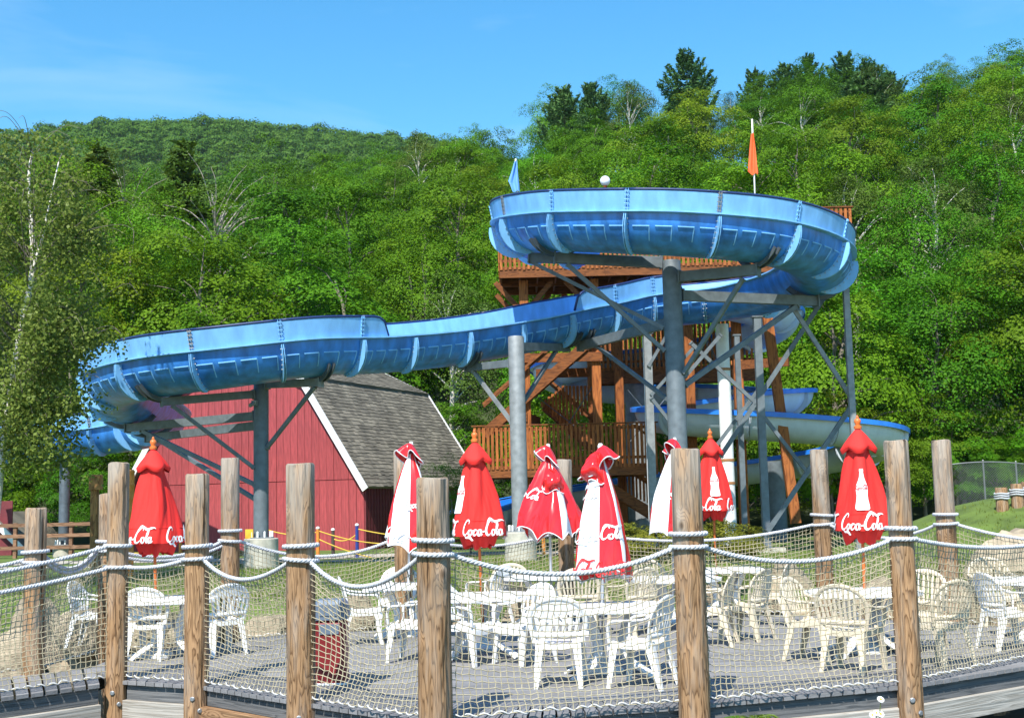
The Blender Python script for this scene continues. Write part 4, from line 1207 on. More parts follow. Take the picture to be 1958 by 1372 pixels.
# polygon is counter-clockwise (front edge left to right, back edge right to left), so +normal is inwards
ins = off_poly(poly, BAND + .006)
fr_n = len(DECK_FRONT)
inner_poly = [ins[i] if i < fr_n else poly[i] for i in range(len(poly))]
inner_poly[0] = poly[0] + (poly[-1] - poly[0]).normalized() * BAND
inner_poly[fr_n - 1] = poly[fr_n - 1] + (poly[fr_n] - poly[fr_n - 1]).normalized() * BAND
ax = Vector((.995, .10, 0)).normalized(); pp = Vector((-ax.y, ax.x, 0))
v = min(p.dot(pp) for p in inner_poly) + .003
vmax = max(p.dot(pp) for p in inner_poly)
while v < vmax - .02:
    w = .134
    e0, e1 = clip(inner_poly, ax, pp, v), clip(inner_poly, ax, pp, min(v + w, vmax - .002))
    if e0 and e1:
        cuts = [0, 1]
        L = e0[1] - e0[0]
        if L > 4: cuts = [0, rng.choice((.3, .42, .5, .62, .7)), 1]
        for c0, c1 in zip(cuts, cuts[1:]):
            g0 = .002 if c0 > 0 else 0; g1 = .002 if c1 < 1 else 0
            A = [(e0[0] + L * c0 + g0, v), (e0[0] + L * c1 - g1, v), (e1[0] + (e1[1] - e1[0]) * c1 - g1, v + w), (e1[0] + (e1[1] - e1[0]) * c0 + g0, v + w)]
            plank_piece([ax * u + pp * q for u, q in A])
    v += .143
for i in range(fr_n - 1):
    a, b = poly[i], poly[i + 1]; ia, ib = inner_poly[i], inner_poly[i + 1]
    n = round((b - a).length / .128)
    for k in range(n):
        f0, f1 = k / n + .004, (k + 1) / n - .004
        plank_piece([a.lerp(b, f0), a.lerp(b, f1), ia.lerp(ib, f1), ia.lerp(ib, f0)])
def beam_obj(name, a, b, w, h, m, parent):
    a, b = Vector(a), Vector(b); d = b - a; base = world_loc(parent); c = (a + b) / 2
    mb = MB(); mb.bbox((0, 0, 0), (d.length, w, h), .006)
    o = mb.build(name, m, None); o.parent = parent; o.location = c - base; o.rotation_euler = (0, -math.atan2(d.z, math.hypot(d.x, d.y)), math.atan2(d.y, d.x))
    return o
# rim boards and beams under the front edge
kinds = [M_beamg, M_beamb, M_beamb, M_beamg, M_beamg, M_beamg, M_beamg]
for i in range(fr_n - 1):
    a, b = poly[i], poly[i + 1]; t = (b - a).normalized(); nin = Vector((-t.y, t.x, 0))
    beam_obj('rim_board', a + t * .06 + nin * .07 + Vector((0, 0, -.12)), b - t * .06 + nin * .07 + Vector((0, 0, -.12)), .045, .158, M_rim, deck)
    o = .03 if i not in (1, 2) else .01
    beam_obj('beam', a + t * .05 + nin * o + Vector((0, 0, -.305)), b - t * .05 + nin * o + Vector((0, 0, -.305)), .075, .205, kinds[i], deck)
bp_ = [Vector((x, y, 0)) for x, y in DECK_BACK]
for a, b in zip(bp_, bp_[1:]):
    t = (b - a).normalized(); nin = Vector((-t.y, t.x, 0))
    mb = MB(); mb.beam(a + nin * .05 + Vector((0, 0, -.16)), b + nin * .05 + Vector((0, 0, -.16)), .05, .235); mb.build('rim_board', M_rim, deck, origin=(a + b) / 2)
for k in range(7):                                   # joists across the underside
    y = 12.6 + k * .95; e = clip(poly, Vector((1, 0, 0)), Vector((0, 1, 0)), y)
    mb = MB(); mb.beam((e[0] + .25, y, -.15), (e[1] - .25, y, -.15), .05, .2); mb.build('joist', M_rim, deck, origin=((e[0] + e[1]) / 2, y, -.15))
p, q = gz(1655, 1372, -.5), gz(1735, 1330, -.3)
mb = MB(); mb.beam((4.35, 13.0, -.42), (3.55, 12.75, -1.1), .1, .12); mb.build('brace', M_beamg, deck)

# walkway to the left
walk = thing('walkway', None, None, (-5.6, 13.2, 0)); walk['kind'] = 'structure'; walk['label'] = 'narrow board walkway leading left from the deck'
wa, wb = Vector((-4.42, 13.55, 0)), Vector((-8.4, 9.1, 0)); wc, wd = Vector((-4.95, 15.0, 0)), Vector((-9.6, 10.9, 0))
n = 38
for k in range(n):
    f0, f1 = k / n + .0025, (k + 1) / n - .0025
    plank_piece([wb.lerp(wa, f0), wb.lerp(wa, f1), wd.lerp(wc, f1), wd.lerp(wc, f0)], -.006, parent=walk)
t = (wa - wb).normalized(); nn = Vector((-t.y, t.x, 0))
for o, z, w, h, m, nm in ((.06, -.13, .045, .16, M_rim, 'rim_board'), (.02, -.315, .075, .2, M_beamg, 'beam')):
    beam_obj(nm, wb + nn * o + Vector((0, 0, z)), wa + nn * o + Vector((0, 0, z)), w, h, m, walk)

# ================================================================ LOG POSTS
def log_post(px, py, Y, ztop, r, label, square=.35, zbot=None, lean=(0, 0)):
    p = at(px, py, Y); z0 = zg(p.x, p.y) - .3 if zbot is None else zbot
    t = thing('log_post', label, 'post', (p.x, Y, 0), rng.uniform(0, .5), 'log posts round the deck')
    mb = MB(); N = 22; rows = 26; k0 = len(mb.v); R = []
    ph = rng.uniform(0, 6)
    for i in range(rows + 1):
        z = z0 + (ztop - z0) * i / rows
        rr = r * (1.03 - .05 * i / rows) * (1 + .012 * math.sin(z * 5 + ph))
        if i == rows: rr -= .012; z = ztop
        elif i == rows - 1: z = ztop - .014
        row = []
        for j in range(N):
            th = 2 * math.pi * j / N
            s = 1 - square * .11 * (1 - math.cos(4 * th)) * .5 + .012 * math.sin(3 * th + ph + z * .7) + .008 * math.sin(7 * th - z * 1.3)
            row.append((p.x + lean[0] * z + rr * s * math.cos(th), Y + lean[1] * z + rr * s * math.sin(th), z + (.006 * math.sin(2 * th + ph) if i == rows else 0)))
        R.append(row)
    mb.grid([r_ + [r_[0]] for r_ in R])
    mb.add(R[-1], [tuple(range(N))])
    mb.build('log', M_log, t, smooth=True, angle=50)
    if Y < 14:
        for zz, a in ((-.12, -1.9), (-.24, -1.3)):
            mb = MB(); c = Vector((p.x + r * .97 * math.cos(a), Y + r * .97 * math.sin(a), zz)); d = Vector((math.cos(a), math.sin(a), 0))
            mb.tube([c - d * .02, c + d * .012, c + d * .018], [.026, .026, .018], 8); mb.build('bolt_head', M_bolt, t)
    return t, Vector((p.x, Y, 0)), r
FP, BP = {}, {}
for nme, px, py, Y, zt, r, lab in (
    ('F0', 225, 1060, 13.8, 2.33, .115, 'slim log post at the front left where the walkway meets the deck'),
    ('F1', 377, 1060, 13.25, 2.17, .125, 'log post second from the left in the front rope railing'),
    ('F2', 575, 1060, 11.95, 2.21, .137, 'knotty grey topped log post in front of the barn'),
    ('F3', 829, 1100, 10.62, 2.02, .144, 'thickest nearest log post beside the striped parasol'),
    ('F4', 1317, 1060, 11.25, 2.24, .138, 'log post in front of the tall column right of the centre'),
    ('F5', 1725, 1060, 12.15, 2.31, .120, 'log post beside the red bottle parasol at the right')):
    FP[nme] = log_post(px, py, Y, zt, r, lab)
for nme, px, py, Y, zt, r, lab in (
    ('P', 67, 1080, 14.6, 1.86, .122, 'log post on the far side of the walkway at the left edge'),
    ('BL', 207, 1000, 16.3, 2.03, .12, 'log post mostly hidden behind the slim front left post'),
    ('B0', 440, 980, 17.5, 2.50, .13, 'log post at the back of the deck in front of the barn'),
    ('B1', 770, 940, 18.7, 2.60, .135, 'log post at the back behind the leftmost striped parasol'),
    ('B2', 1080, 960, 20.1, 2.46, .13, 'grey log post at the back between the two middle striped parasols'),
    ('B3', 1570, 960, 19.4, 2.50, .14, 'log post at the back left of the red bottle parasol'),
    ('B4', 1805, 940, 17.6, 2.53, .136, 'log post at the back right with rope wound round it')):
    BP[nme] = log_post(px, py, Y, zt, r, lab)
ALLP = dict(FP); ALLP.update(BP)

# ================================================================ ROPES AND NETS
M_rope = mat('white_rope', (.50, .51, .54), .85, var=.14, scale=40, bump=.3, bscale=120)
M_net = mat('net_cord', (.40, .35, .235), .9, var=.2, scale=20, rand=.06)
M_lace = mat('lacing_cord', (.52, .52, .51), .85, var=.1, scale=20)
def rope_mesh(mb, path, r, pitch=.11, closed=False, step=.022, n=5):
    P = resample([Vector(p) for p in path], step); N = len(P)
    up = Vector((0, 0, 1)); L = 0; strands = [[], [], []]
    for i, p in enumerate(P):
        T = (P[min(i + 1, N - 1)] - P[max(i - 1, 0)]).normalized()
        a = T.cross(up)
        if a.length < .05: a = T.cross(Vector((0, 1, 0)))
        a.normalize(); u = a.cross(T)
        if i: L += (P[i] - P[i - 1]).length
        for k in range(3):
            th = 2 * math.pi * (k / 3 + L / pitch)
            strands[k].append(p + (a * math.cos(th) + u * math.sin(th)) * r * .52)
    for s in strands: mb.tube(s, r * .56, n, cap=True)
RR = .0235
def wrap(post, z, turns=1, tilt=0.0):
    t, c, r = post; P = []
    for i in range(25 * turns + 1):
        th = 2 * math.pi * i / 25 + .6; zz = z + tilt * math.cos(th) + (.054 * i / 25 if turns > 1 else 0)
        P.append((c.x + (r + RR * .8) * math.cos(th), c.y + (r + RR * .8) * math.sin(th), zz))
    mb = MB(); rope_mesh(mb, P, RR)
    return mb
def wraps(nm, zs, label):
    t = thing('rope_wrap', label, 'rope', (ALLP[nm][1].x, ALLP[nm][1].y, zs[0]), 0, 'rope turns round the log posts')
    for z in zs: wrap(ALLP[nm], z, 1, rng.uniform(-.012, .012)).build('rope_turn', M_rope, t, smooth=True)
WZ = {'F0': (1.43, 1.20), 'F1': (1.42, 1.29), 'F2': (1.44, 1.31), 'F3': (1.50, 1.385), 'F4': (1.49, 1.375), 'F5': (1.47, 1.37), 'P': (1.36, 1.24), 'BL': (1.42, 1.30), 'B0': (1.50, 1.36), 'B1': (1.45, 1.32), 'B2': (1.45, 1.33), 'B3': (1.50, 1.36), 'B4': (1.50, 1.37)}
PLACE = {'F0': 'slim front left post', 'F1': 'second front post from the left', 'F2': 'knotty grey topped front post', 'F3': 'thickest nearest post', 'F4': 'front post before the tall column', 'F5': 'front post beside the bottle parasol',
         'P': 'post at the left edge', 'BL': 'half hidden back left post', 'B0': 'back post before the barn', 'B1': 'back post behind the leftmost striped parasol', 'B2': 'grey middle back post', 'B3': 'back post left of the bottle parasol', 'B4': 'back right post'}
for nm, zs in WZ.items(): wraps(nm, zs, 'two turns of white rope round the ' + PLACE[nm])

def bay(A, B, za, zb, sag, label_net, label_rope, zdeck=.045, rows=22, rope=True, second=None, bulge=.10, cell=.058, skew=.5, inset=.02):
    """A, B: world xy of the two ends. Net hung from a sagging rope, laced along the deck edge."""
    A, B = Vector((A[0], A[1], 0)), Vector((B[0], B[1], 0)); d = B - A; L = d.length; t = d.normalized(); nin = Vector((-t.y, t.x, 0))
    def topp(u):
        s = 4 * sag * (u * (1 - u)) * (1 + .5 * (skew - .5) * (1 - 2 * u))
        return A + d * u + Vector((0, 0, za + (zb - za) * u - s))
    if rope:
        mb = MB(); rope_mesh(mb, [topp(i / 30) for i in range(31)], RR)
        o = mb.build('rope', M_rope, None, True, origin=topp(.5)); tag(o, label_rope, 'rope', 'white ropes strung between the posts')
        if second:
            mb = MB(); rope_mesh(mb, [topp(i / 30) + Vector((0, 0, -second * (1 - .2 * math.sin(math.pi * i / 30)))) for i in range(31)], RR)
            o = mb.build('rope', M_rope, None, True, origin=topp(.5)); tag(o, 'second lower ' + label_rope, 'rope', 'white ropes strung between the posts')
    cols = max(3, round(L / cell)); r = random.Random(cols * 7 + int(L * 1000))
    ph = r.uniform(0, 6)
    def node(i, j):
        u, v = i / cols, j / rows
        b = A + d * u; b.z = zdeck
        p = topp(u).lerp(b, v)
        arch = 4 * u * (1 - u)
        p.z -= .10 * arch * math.sin(math.pi * min(1, v * 1.05)) * (1 - v * .3)
        p += nin * (inset + bulge * math.sin(math.pi * v) * (arch ** .6) * (1 + .3 * math.sin(u * 6 + ph)))
        p += t * (.018 * math.sin(v * 7 + ph + u * 4) * arch)
        return p + Vector((r.uniform(-.006, .006), r.uniform(-.006, .006), r.uniform(-.006, .006)))
    G = [[node(i, j) for j in range(rows + 1)] for i in range(cols + 1)]
    o0 = (A + B) / 2
    root = thing('rope_net', label_net, 'net', (o0.x, o0.y, zdeck), 0, 'rope nets round the deck')
    mb = MB(); cr = .0042
    for i in range(cols + 1):
        mb.tube([G[i][j] + t * (.004 if j % 2 else -.004) for j in range(rows + 1)], cr, 4, cap=False)
    for j in range(rows + 1):
        mb.tube([G[i][j] + Vector((0, 0, .004 if i % 2 else -.004)) for i in range(cols + 1)], cr, 4, cap=False)
    mb.build('netting', M_net, root, kind='stuff')
    mb = MB(); P = []
    m = int(L / .02)
    for k in range(m + 1):
        u = k / m; q = G[min(cols, int(u * cols))][rows].lerp(G[min(cols, int(u * cols) + 1)][rows], u * cols - int(u * cols))
        a = 2 * math.pi * u * L / .135 + .8 * math.sin(u * 9)
        P.append(q + nin * .02 * math.cos(a) + Vector((0, 0, .012 * math.sin(a) + .006 * math.sin(a * .37) + .004)))
    mb.tube(P, .0075, 5); mb.build('lacing', M_lace, root, smooth=True)
    return topp
def edge(nm, side):                                  # rope end at the outer face of a post towards its neighbour
    return ALLP[nm][1]
def span(a, b, sag, ln, lr, **k):
    pa, pb = ALLP[a][1], ALLP[b][1]; d = (pb - pa).normalized()
    A, B = pa + d * ALLP[a][2] * .9, pb - d * ALLP[b][2] * .9
    return bay((A.x, A.y), (B.x, B.y), WZ[a][1], WZ[b][1], sag, ln, lr, **k)
span('F0', 'F1', .04, 'narrow net bay in front of the white chair at the left', 'short taut rope between the two left front posts', second=None)
span('F1', 'F2', .20, 'net bay left of the knotty grey topped post', 'rope sagging left of the knotty grey topped post', skew=.8, bulge=.16)
span('F2', 'F3', .26, 'net bay in front of the red bin', 'rope sagging in front of the bin', skew=.7, bulge=.16)
span('F3', 'F4', .20, 'widest net bay in front of the white chairs in the middle', 'longest front rope sagging in front of the striped parasols')
span('F4', 'F5', .17, 'net bay in front of the tan chairs', 'rope sagging in front of the red bottle parasol')
p5 = FP['F5'][1]
bay((p5.x + .1, p5.y + .05), (6.9, 15.0), 1.37, 1.37, .16, 'net bay running off the right edge at the front', 'front rope running off the right edge')
# walkway nets
p0 = FP['F0'][1]
bay((-7.6, 9.9), (p0.x - .07, p0.y - .09), 1.30, 1.43, .24, 'front net of the walkway at the left', 'upper rope of the walkway at the left', second=.235, rows=22)
pP = BP['P'][1]; pBL = BP['BL'][1]
bay((pP.x + .08, pP.y + .1), (pBL.x - .1, pBL.y - .08), 1.30, 1.36, .20, 'back net of the walkway behind the front one', 'back rope of the walkway', second=.06)
bay((pP.x - 3.5, pP.y - 3.2), (pP.x - .1, pP.y - .08), 1.3, 1.27, .25, 'back net of the walkway running off the left edge', 'back rope of the walkway running off the left edge', rope=True)
span('BL', 'B0', .14, 'back net bay left of the barn', 'back rope behind the white chair at the left', second=.06)
span('B0', 'B1', .24, 'back net bay in front of the barn', 'back rope sagging in front of the barn', skew=.4)
span('B1', 'B2', .18, 'back net bay behind the round red parasol', 'back rope behind the striped parasols on the left')
span('B2', 'B3', .2, 'longest back net bay in front of the hedge', 'back rope sagging in front of the hedge')
span('B3', 'B4', .2, 'back net bay behind the red bottle parasol', 'back rope sagging behind the red bottle parasol', rows=20)
p4 = BP['B4'][1]
bay((p4.x + .1, p4.y - .05), (8.2, 15.6), 1.37, 1.33, .22, 'back net bay running off the right edge', 'back rope running off the right edge')

# ================================================================ TABLES AND CHAIRS
def mat_plastic(name, c, rough=.35): return mat(name, c, rough, 0, .10, 4, .05, 60, rand=.05, detail=8)
M_pw = mat_plastic('white_plastic', (.80, .80, .79))
M_pt = mat_plastic('tan_plastic', (.66, .57, .43))
def strip(mb, path, w, th, side=None):
    """Flat bar along a path; w across (side vector), th thick."""
    P = [Vector(p) for p in path]; N = len(P); R = []
    for i, p in enumerate(P):
        T = (P[min(i + 1, N - 1)] - P[max(i - 1, 0)]).normalized()
        s = Vector(side) if side is not None else Vector((1, 0, 0)); s = (s - T * s.dot(T)).normalized(); u = s.cross(T)
        ww = w[i] if hasattr(w, '__len__') else w
        b = th * .35
        R.append([p + s * (ww / 2) + u * (th / 2 - b), p + s * (ww / 2 - b) + u * th / 2, p - s * (ww / 2 - b) + u * th / 2, p - s * ww / 2 + u * (th / 2 - b),
                  p - s * ww / 2 - u * (th / 2 - b), p - s * (ww / 2 - b) - u * th / 2, p + s * (ww / 2 - b) - u * th / 2, p + s * ww / 2 - u * (th / 2 - b)])
    k = len(mb.v); mb.v += [tuple(q) for r in R for q in r]
    for i in range(N - 1):
        for j in range(8): mb.f.append((k + i * 8 + j, k + i * 8 + (j + 1) % 8, k + (i + 1) * 8 + (j + 1) % 8, k + (i + 1) * 8 + j)); mb.mi.append(0)
    mb.f.append(tuple(k + j for j in range(7, -1, -1))); mb.mi.append(0)
    mb.f.append(tuple(k + (N - 1) * 8 + j for j in range(8))); mb.mi.append(0)

def make_chair(m, nslat, tall, crest):
    """Moulded armchair facing +y, seat 0.43 m, arched slatted back."""
    t = empty('plastic_chair', (0, 0, 0))
    top = .86 + tall; tanl = math.tan(math.radians(14))
    def yb(z, x=0): return -.20 - (z - .42) * tanl + .55 * x * x              # wraps round the sitter
    # seat: dished slab with rolled front
    mb = MB(); G = []
    for j in range(11):
        y = -.21 + .46 * j / 10; row = []
        for i in range(11):
            q = i / 5 - 1; hw = .215 + .03 * (j / 10); x = q * hw
            z = .418 + .012 * (j / 10) + .018 * q * q - .010 * math.sin(math.pi * j / 10) - (.045 * max(0, (j - 8) / 2) ** 2)
            row.append(Vector((x, y + (.012 * (1 - q * q) if j == 10 else 0), z)))
        G.append(row)
    mb.grid(G, flip=True); G2 = [[p + Vector((0, 0, -.022)) for p in r] for r in G]; mb.grid(G2)
    per = [(0, i) for i in range(11)] + [(j, 10) for j in range(1, 11)] + [(10, i) for i in range(9, -1, -1)] + [(j, 0) for j in range(9, 0, -1)]
    mb.grid([[G[a][b], G[a][b] + Vector((0, 0, -.055))] for a, b in per + per[:1]])
    mb.build('seat', m, t, smooth=True, angle=45)
    # arched back frame
    A = []
    for k in range(25):
        a = math.pi * k / 24; x = .272 * math.cos(a) * (1 + .03 * math.sin(a)); z = .60 + (top - .60) * math.sin(a) ** .72
        A.append(Vector((x, yb(z, x), z)))
    low = [Vector((.232, yb(.44, .2), .43)), Vector((.252, yb(.52, .25), .52))]
    path = low + A + [Vector((-p.x, p.y, p.z)) for p in reversed(low)]
    mb = MB(); wd = [.05] * len(path)
    R = []
    for i, p in enumerate(path):
        T = (path[min(i + 1, len(path) - 1)] - path[max(i - 1, 0)]).normalized()
        n = Vector((0, -1, -tanl)).normalized(); s = T.cross(n).normalized(); n = s.cross(T)
        w, th = .023, .012
        R.append([p + s * w + n * th * .4, p + s * w * .6 + n * th, p - s * w * .6 + n * th, p - s * w + n * th * .4, p - s * w - n * th * .4, p - s * w * .6 - n * th, p + s * w * .6 - n * th, p + s * w - n * th * .4])
    mb.grid([r + [r[0]] for r in R])
    mb.tube([Vector((x, yb(.505, x), .505 - .25 * x * x * 0)) for x in [(-.245 + .49 * i / 12) for i in range(13)]], .018, 8, flat=1.6)
    if crest:                                        # solid head panel under the arch
        zc = top - .135; Gc = []
        for i in range(17):
            q = i / 8 - 1; x = q * .255; zt = .60 + (top - .60) * max(0, 1 - (x / .272) ** 2) ** .36
            zl = min(zt, zc + .03 * q * q); Gc.append([Vector((x, yb(zl + (zt - zl) * s_, x) - .004, zl + (zt - zl) * s_)) for s_ in (0, .33, .66, 1)])
        mb.grid(Gc); mb.grid([[p + Vector((0, .014, 0)) for p in r] for r in Gc], flip=True)
        mb.grid([[r[0], r[0] + Vector((0, .014, 0))] for r in Gc])
    bk = mb.build('backrest', m, t, smooth=True, angle=50)
    for k in range(nslat):
        q = (k + .5) / nslat * 2 - 1; xb, xt = q * .205, q * .255
        zt = min(.60 + (top - .60) * max(0, 1 - (xt / .272) ** 2) ** .36 - .015, (top - .12) if crest else 9)
        if zt < .56: zt = .60
        mb = MB(); strip(mb, [Vector((xb + (xt - xb) * f, yb(.5 + (zt - .5) * f, xb + (xt - xb) * f), .5 + (zt - .5) * f)) for f in (0, .25, .5, .75, 1)], .41 / nslat * (.66 if crest else .62), .011)
        mb.build('slat', m, bk, smooth=True, angle=40)
    for s in (-1, 1):
        # arm: from the back frame forward, then down to the front leg
        mb = MB()
        P = crom([(s * .262, yb(.70, .26) - .0, .705), (s * .287, -.16, .668), (s * .298, 0, .652), (s * .292, .14, .645), (s * .278, .205, .62), (s * .268, .225, .55), (s * .258, .222, .44)], 5)
        strip(mb, P, [.045 + .014 * math.sin(math.pi * min(1, i / 22)) for i in range(len(P))], .022, side=(1, 0, 0))
        mb.build('armrest', m, t, smooth=True, angle=45)
        # legs: tapered angle sections
        for fy, a, b in ((1, (s * .248, .215, .45), (s * .262, .262, 0)), (-1, (s * .222, -.20, .45), (s * .238, -.305, 0))):
            mb = MB(); a, b = Vector(a), Vector(b); R = []
            for f in (0, .3, .7, 1):
                c = a.lerp(b, f); w = .085 - .045 * f; e = .014
                # L-shaped section: one flange faces sideways, one faces front or back
                R.append([c + Vector((0, 0, 0)), c + Vector((-s * w, 0, 0)), c + Vector((-s * w, -fy * e, 0)), c + Vector((-s * e, -fy * e, 0)), c + Vector((-s * e, -fy * w, 0)), c + Vector((0, -fy * w, 0))])
            mb.grid([r + [r[0]] for r in R], flip=(s * fy > 0)); mb.add(R[-1], [tuple(range(6))]); mb.add(R[0], [tuple(range(5, -1, -1))])
            mb.build('leg', m, t)
    return t
white_chair = make_chair(M_pw, 7, 0.0, True)
tan_chair = make_chair(M_pt, 9, .02, False)
used = {'w': False, 't': False}
def chair(kind, px, py, face, label, pos=None):
    """face: heading of the sitter in degrees, 0 = away from the camera (+y), 90 = left."""
    src = white_chair if kind == 'w' else tan_chair
    o = copy_tree(src) if used[kind] else src
    used[kind] = True
    p = gz(px, py, 0) if pos is None else Vector(pos)
    o.location = (p.x, p.y, .002); o.rotation_euler = (0, 0, math.radians(face))
    tag(o, label, 'chair', 'white plastic armchairs on the deck' if kind == 'w' else 'tan plastic armchairs on the deck')
    return o
chair('w', 1072, 1308, -6, 'nearest white slatted chair with its back to the camera')
chair('w', 1003, 1268, 128, 'white chair at the left of the nearest one, turned to the camera')
chair('w', 1228, 1312, 62, 'white chair right of the nearest one, partly behind the front post')
chair('w', 893, 1268, -118, 'white chair right of the thickest post, facing right')
chair('w', 694, 1230, -82, 'white chair side on beside the red bin')
chair('w', 792, 1262, 75, 'white chair facing left behind the thickest post')
chair('w', 762, 1200, 178, 'white chair facing the camera behind the leftmost inner table')
chair('w', 936, 1195, 60, 'white chair seen from behind its tilted back next to the orange parasol pole')
chair('w', 292, 1258, -8, 'white chair with its back to the camera between the two left front posts')
chair('w', 420, 1250, 38, 'white chair seen from behind right of the second left post')
chair('w', 178, 1236, -95, 'white chair behind the net of the walkway at the left')
chair('w', 1932, 1240, -80, 'white chair side on at the right edge')
chair('t', 1562, 1262, -128, 'tan chair at the left end of the right table facing the camera')
chair('t', 1632, 1282, -38, 'tan chair with its slatted back to the camera at the right table')
chair('t', 1796, 1270, 28, 'tan chair seen from behind right of the post by the bottle parasol')
chair('t', 1763, 1240, 150, 'tan chair facing the camera behind the post by the bottle parasol')
chair('t', 1428, 1222, 52, 'tan chair with wide slatted back seen from behind left of the orange pole')
chair('t', 1474, 1194, 70, 'tan chair furthest right of the back table by the hedge')
chair('t', 1362, 1232, 70, 'tan chair close behind the front post before the tall column')
chair('t', 972, 1190, 10, 'tan chair at the back table left of the striped parasols')
chair('t', 1110, 1210, -5, 'tan chair behind the nearest striped parasol')
chair('t', 1212, 1212, 35, 'tan chair with curved back behind the middle table')
chair('t', 1262, 1180, -40, 'small looking tan chair furthest back behind the middle table')
chair('t', 1908, 1195, 178, 'tan chair facing the camera behind the table at the right edge')

def make_table():
    t = empty('plastic_table', (0, 0, 0))
    mb = MB(); W, D, c = .60, .46, .2
    def oct_(w, d, q): return [(-w + q, -d), (w - q, -d), (w, -d + q), (w, d - q), (w - q, d), (-w + q, d), (-w, d - q), (-w, -d + q)]
    rings = [(W - .03, D - .03, c, .66), (W - .005, D - .005, c, .66), (W, D, c, .668), (W, D, c, .712), (W - .008, D - .008, c, .72), (W - .05, D - .05, c, .72)]
    R = [[(x, y, z) for x, y in oct_(w, d, q)] for w, d, q, z in rings]
    mb.grid([r + [r[0]] for r in R]); mb.add(R[-1], [tuple(range(8))]); mb.add([(x, y, .69) for x, y in oct_(W - .03, D - .03, c)], [tuple(range(7, -1, -1))])
    mb.build('tabletop', M_pw, t)
    for sx in (-1, 1):
        for sy in (-1, 1):
            mb = MB(); d = Vector((sx * .8, sy * .6, 0)); s = Vector((-d.y, d.x, 0))
            P = [d * .34 + Vector((0, 0, .685)), d * .24 + Vector((0, 0, .5)), d * .17 + Vector((0, 0, .3)), d * .24 + Vector((0, 0, .16)), d * .44 + Vector((0, 0, .05)), d * .52 + Vector((0, 0, .002))]
            strip(mb, crom(P, 4), [.10 + .05 * abs(math.cos(i * .16)) for i in range(21)], .035, side=s)
            mb.build('leg', M_pw, t, smooth=True, angle=40)
    return t
table0 = make_table(); tused = [False]
def table(px, py, rot, label, sc=1.0):
    o = copy_tree(table0) if tused[0] else table0
    tused[0] = True
    p = gz(px, py, .72); o.location = (p.x, p.y, .002); o.rotation_euler = (0, 0, math.radians(rot))
    tag(o, label, 'table', 'white plastic tables on the deck')
    return o
T1 = table(1650, 1128, 3, 'white table under the red bottle parasol at the right')
T2 = table(1165, 1156, 4, 'nearest white table in the middle under the striped parasol')
T3 = table(915, 1136, 8, 'white table round the orange parasol pole left of the middle')
T4 = table(778, 1116, 5, 'white table at the left behind the thickest post')
T5 = table(1040, 1099, 2, 'back white table left of the middle striped parasol')
T6 = table(1290, 1103, 5, 'white table partly behind the front post before the tall column')
T7 = table(1385, 1086, 0, 'furthest white table by the hedge under a red parasol')
T8 = table(1990, 1105, -4, 'white table cut off by the right edge')
T9 = table(322, 1142, 6, 'white table behind the white chair at the left')

# ================================================================ PARASOLS
M_canvas = mat('red_canvas', (.74, .022, .016), .8, var=.06, scale=3, bump=.12, bscale=120, sheen=.2)
M_vred = mat('red_vinyl', (.70, .018, .020), .22, var=.05, scale=3, coat=.3)
M_vwhite = mat('white_canvas', (.80, .80, .81), .6, var=.03, scale=3)
M_print = mat('white_print', (.80, .80, .78), .7, var=.02)
M_printr = mat('red_print', (.72, .03, .03), .7, var=.02)
M_owood = mat('orange_wood', (.62, .15, .03), .45, var=.15, scale=6)
M_alu = mat('aluminium_pole', (.55, .57, .60), .35, .7, .05)

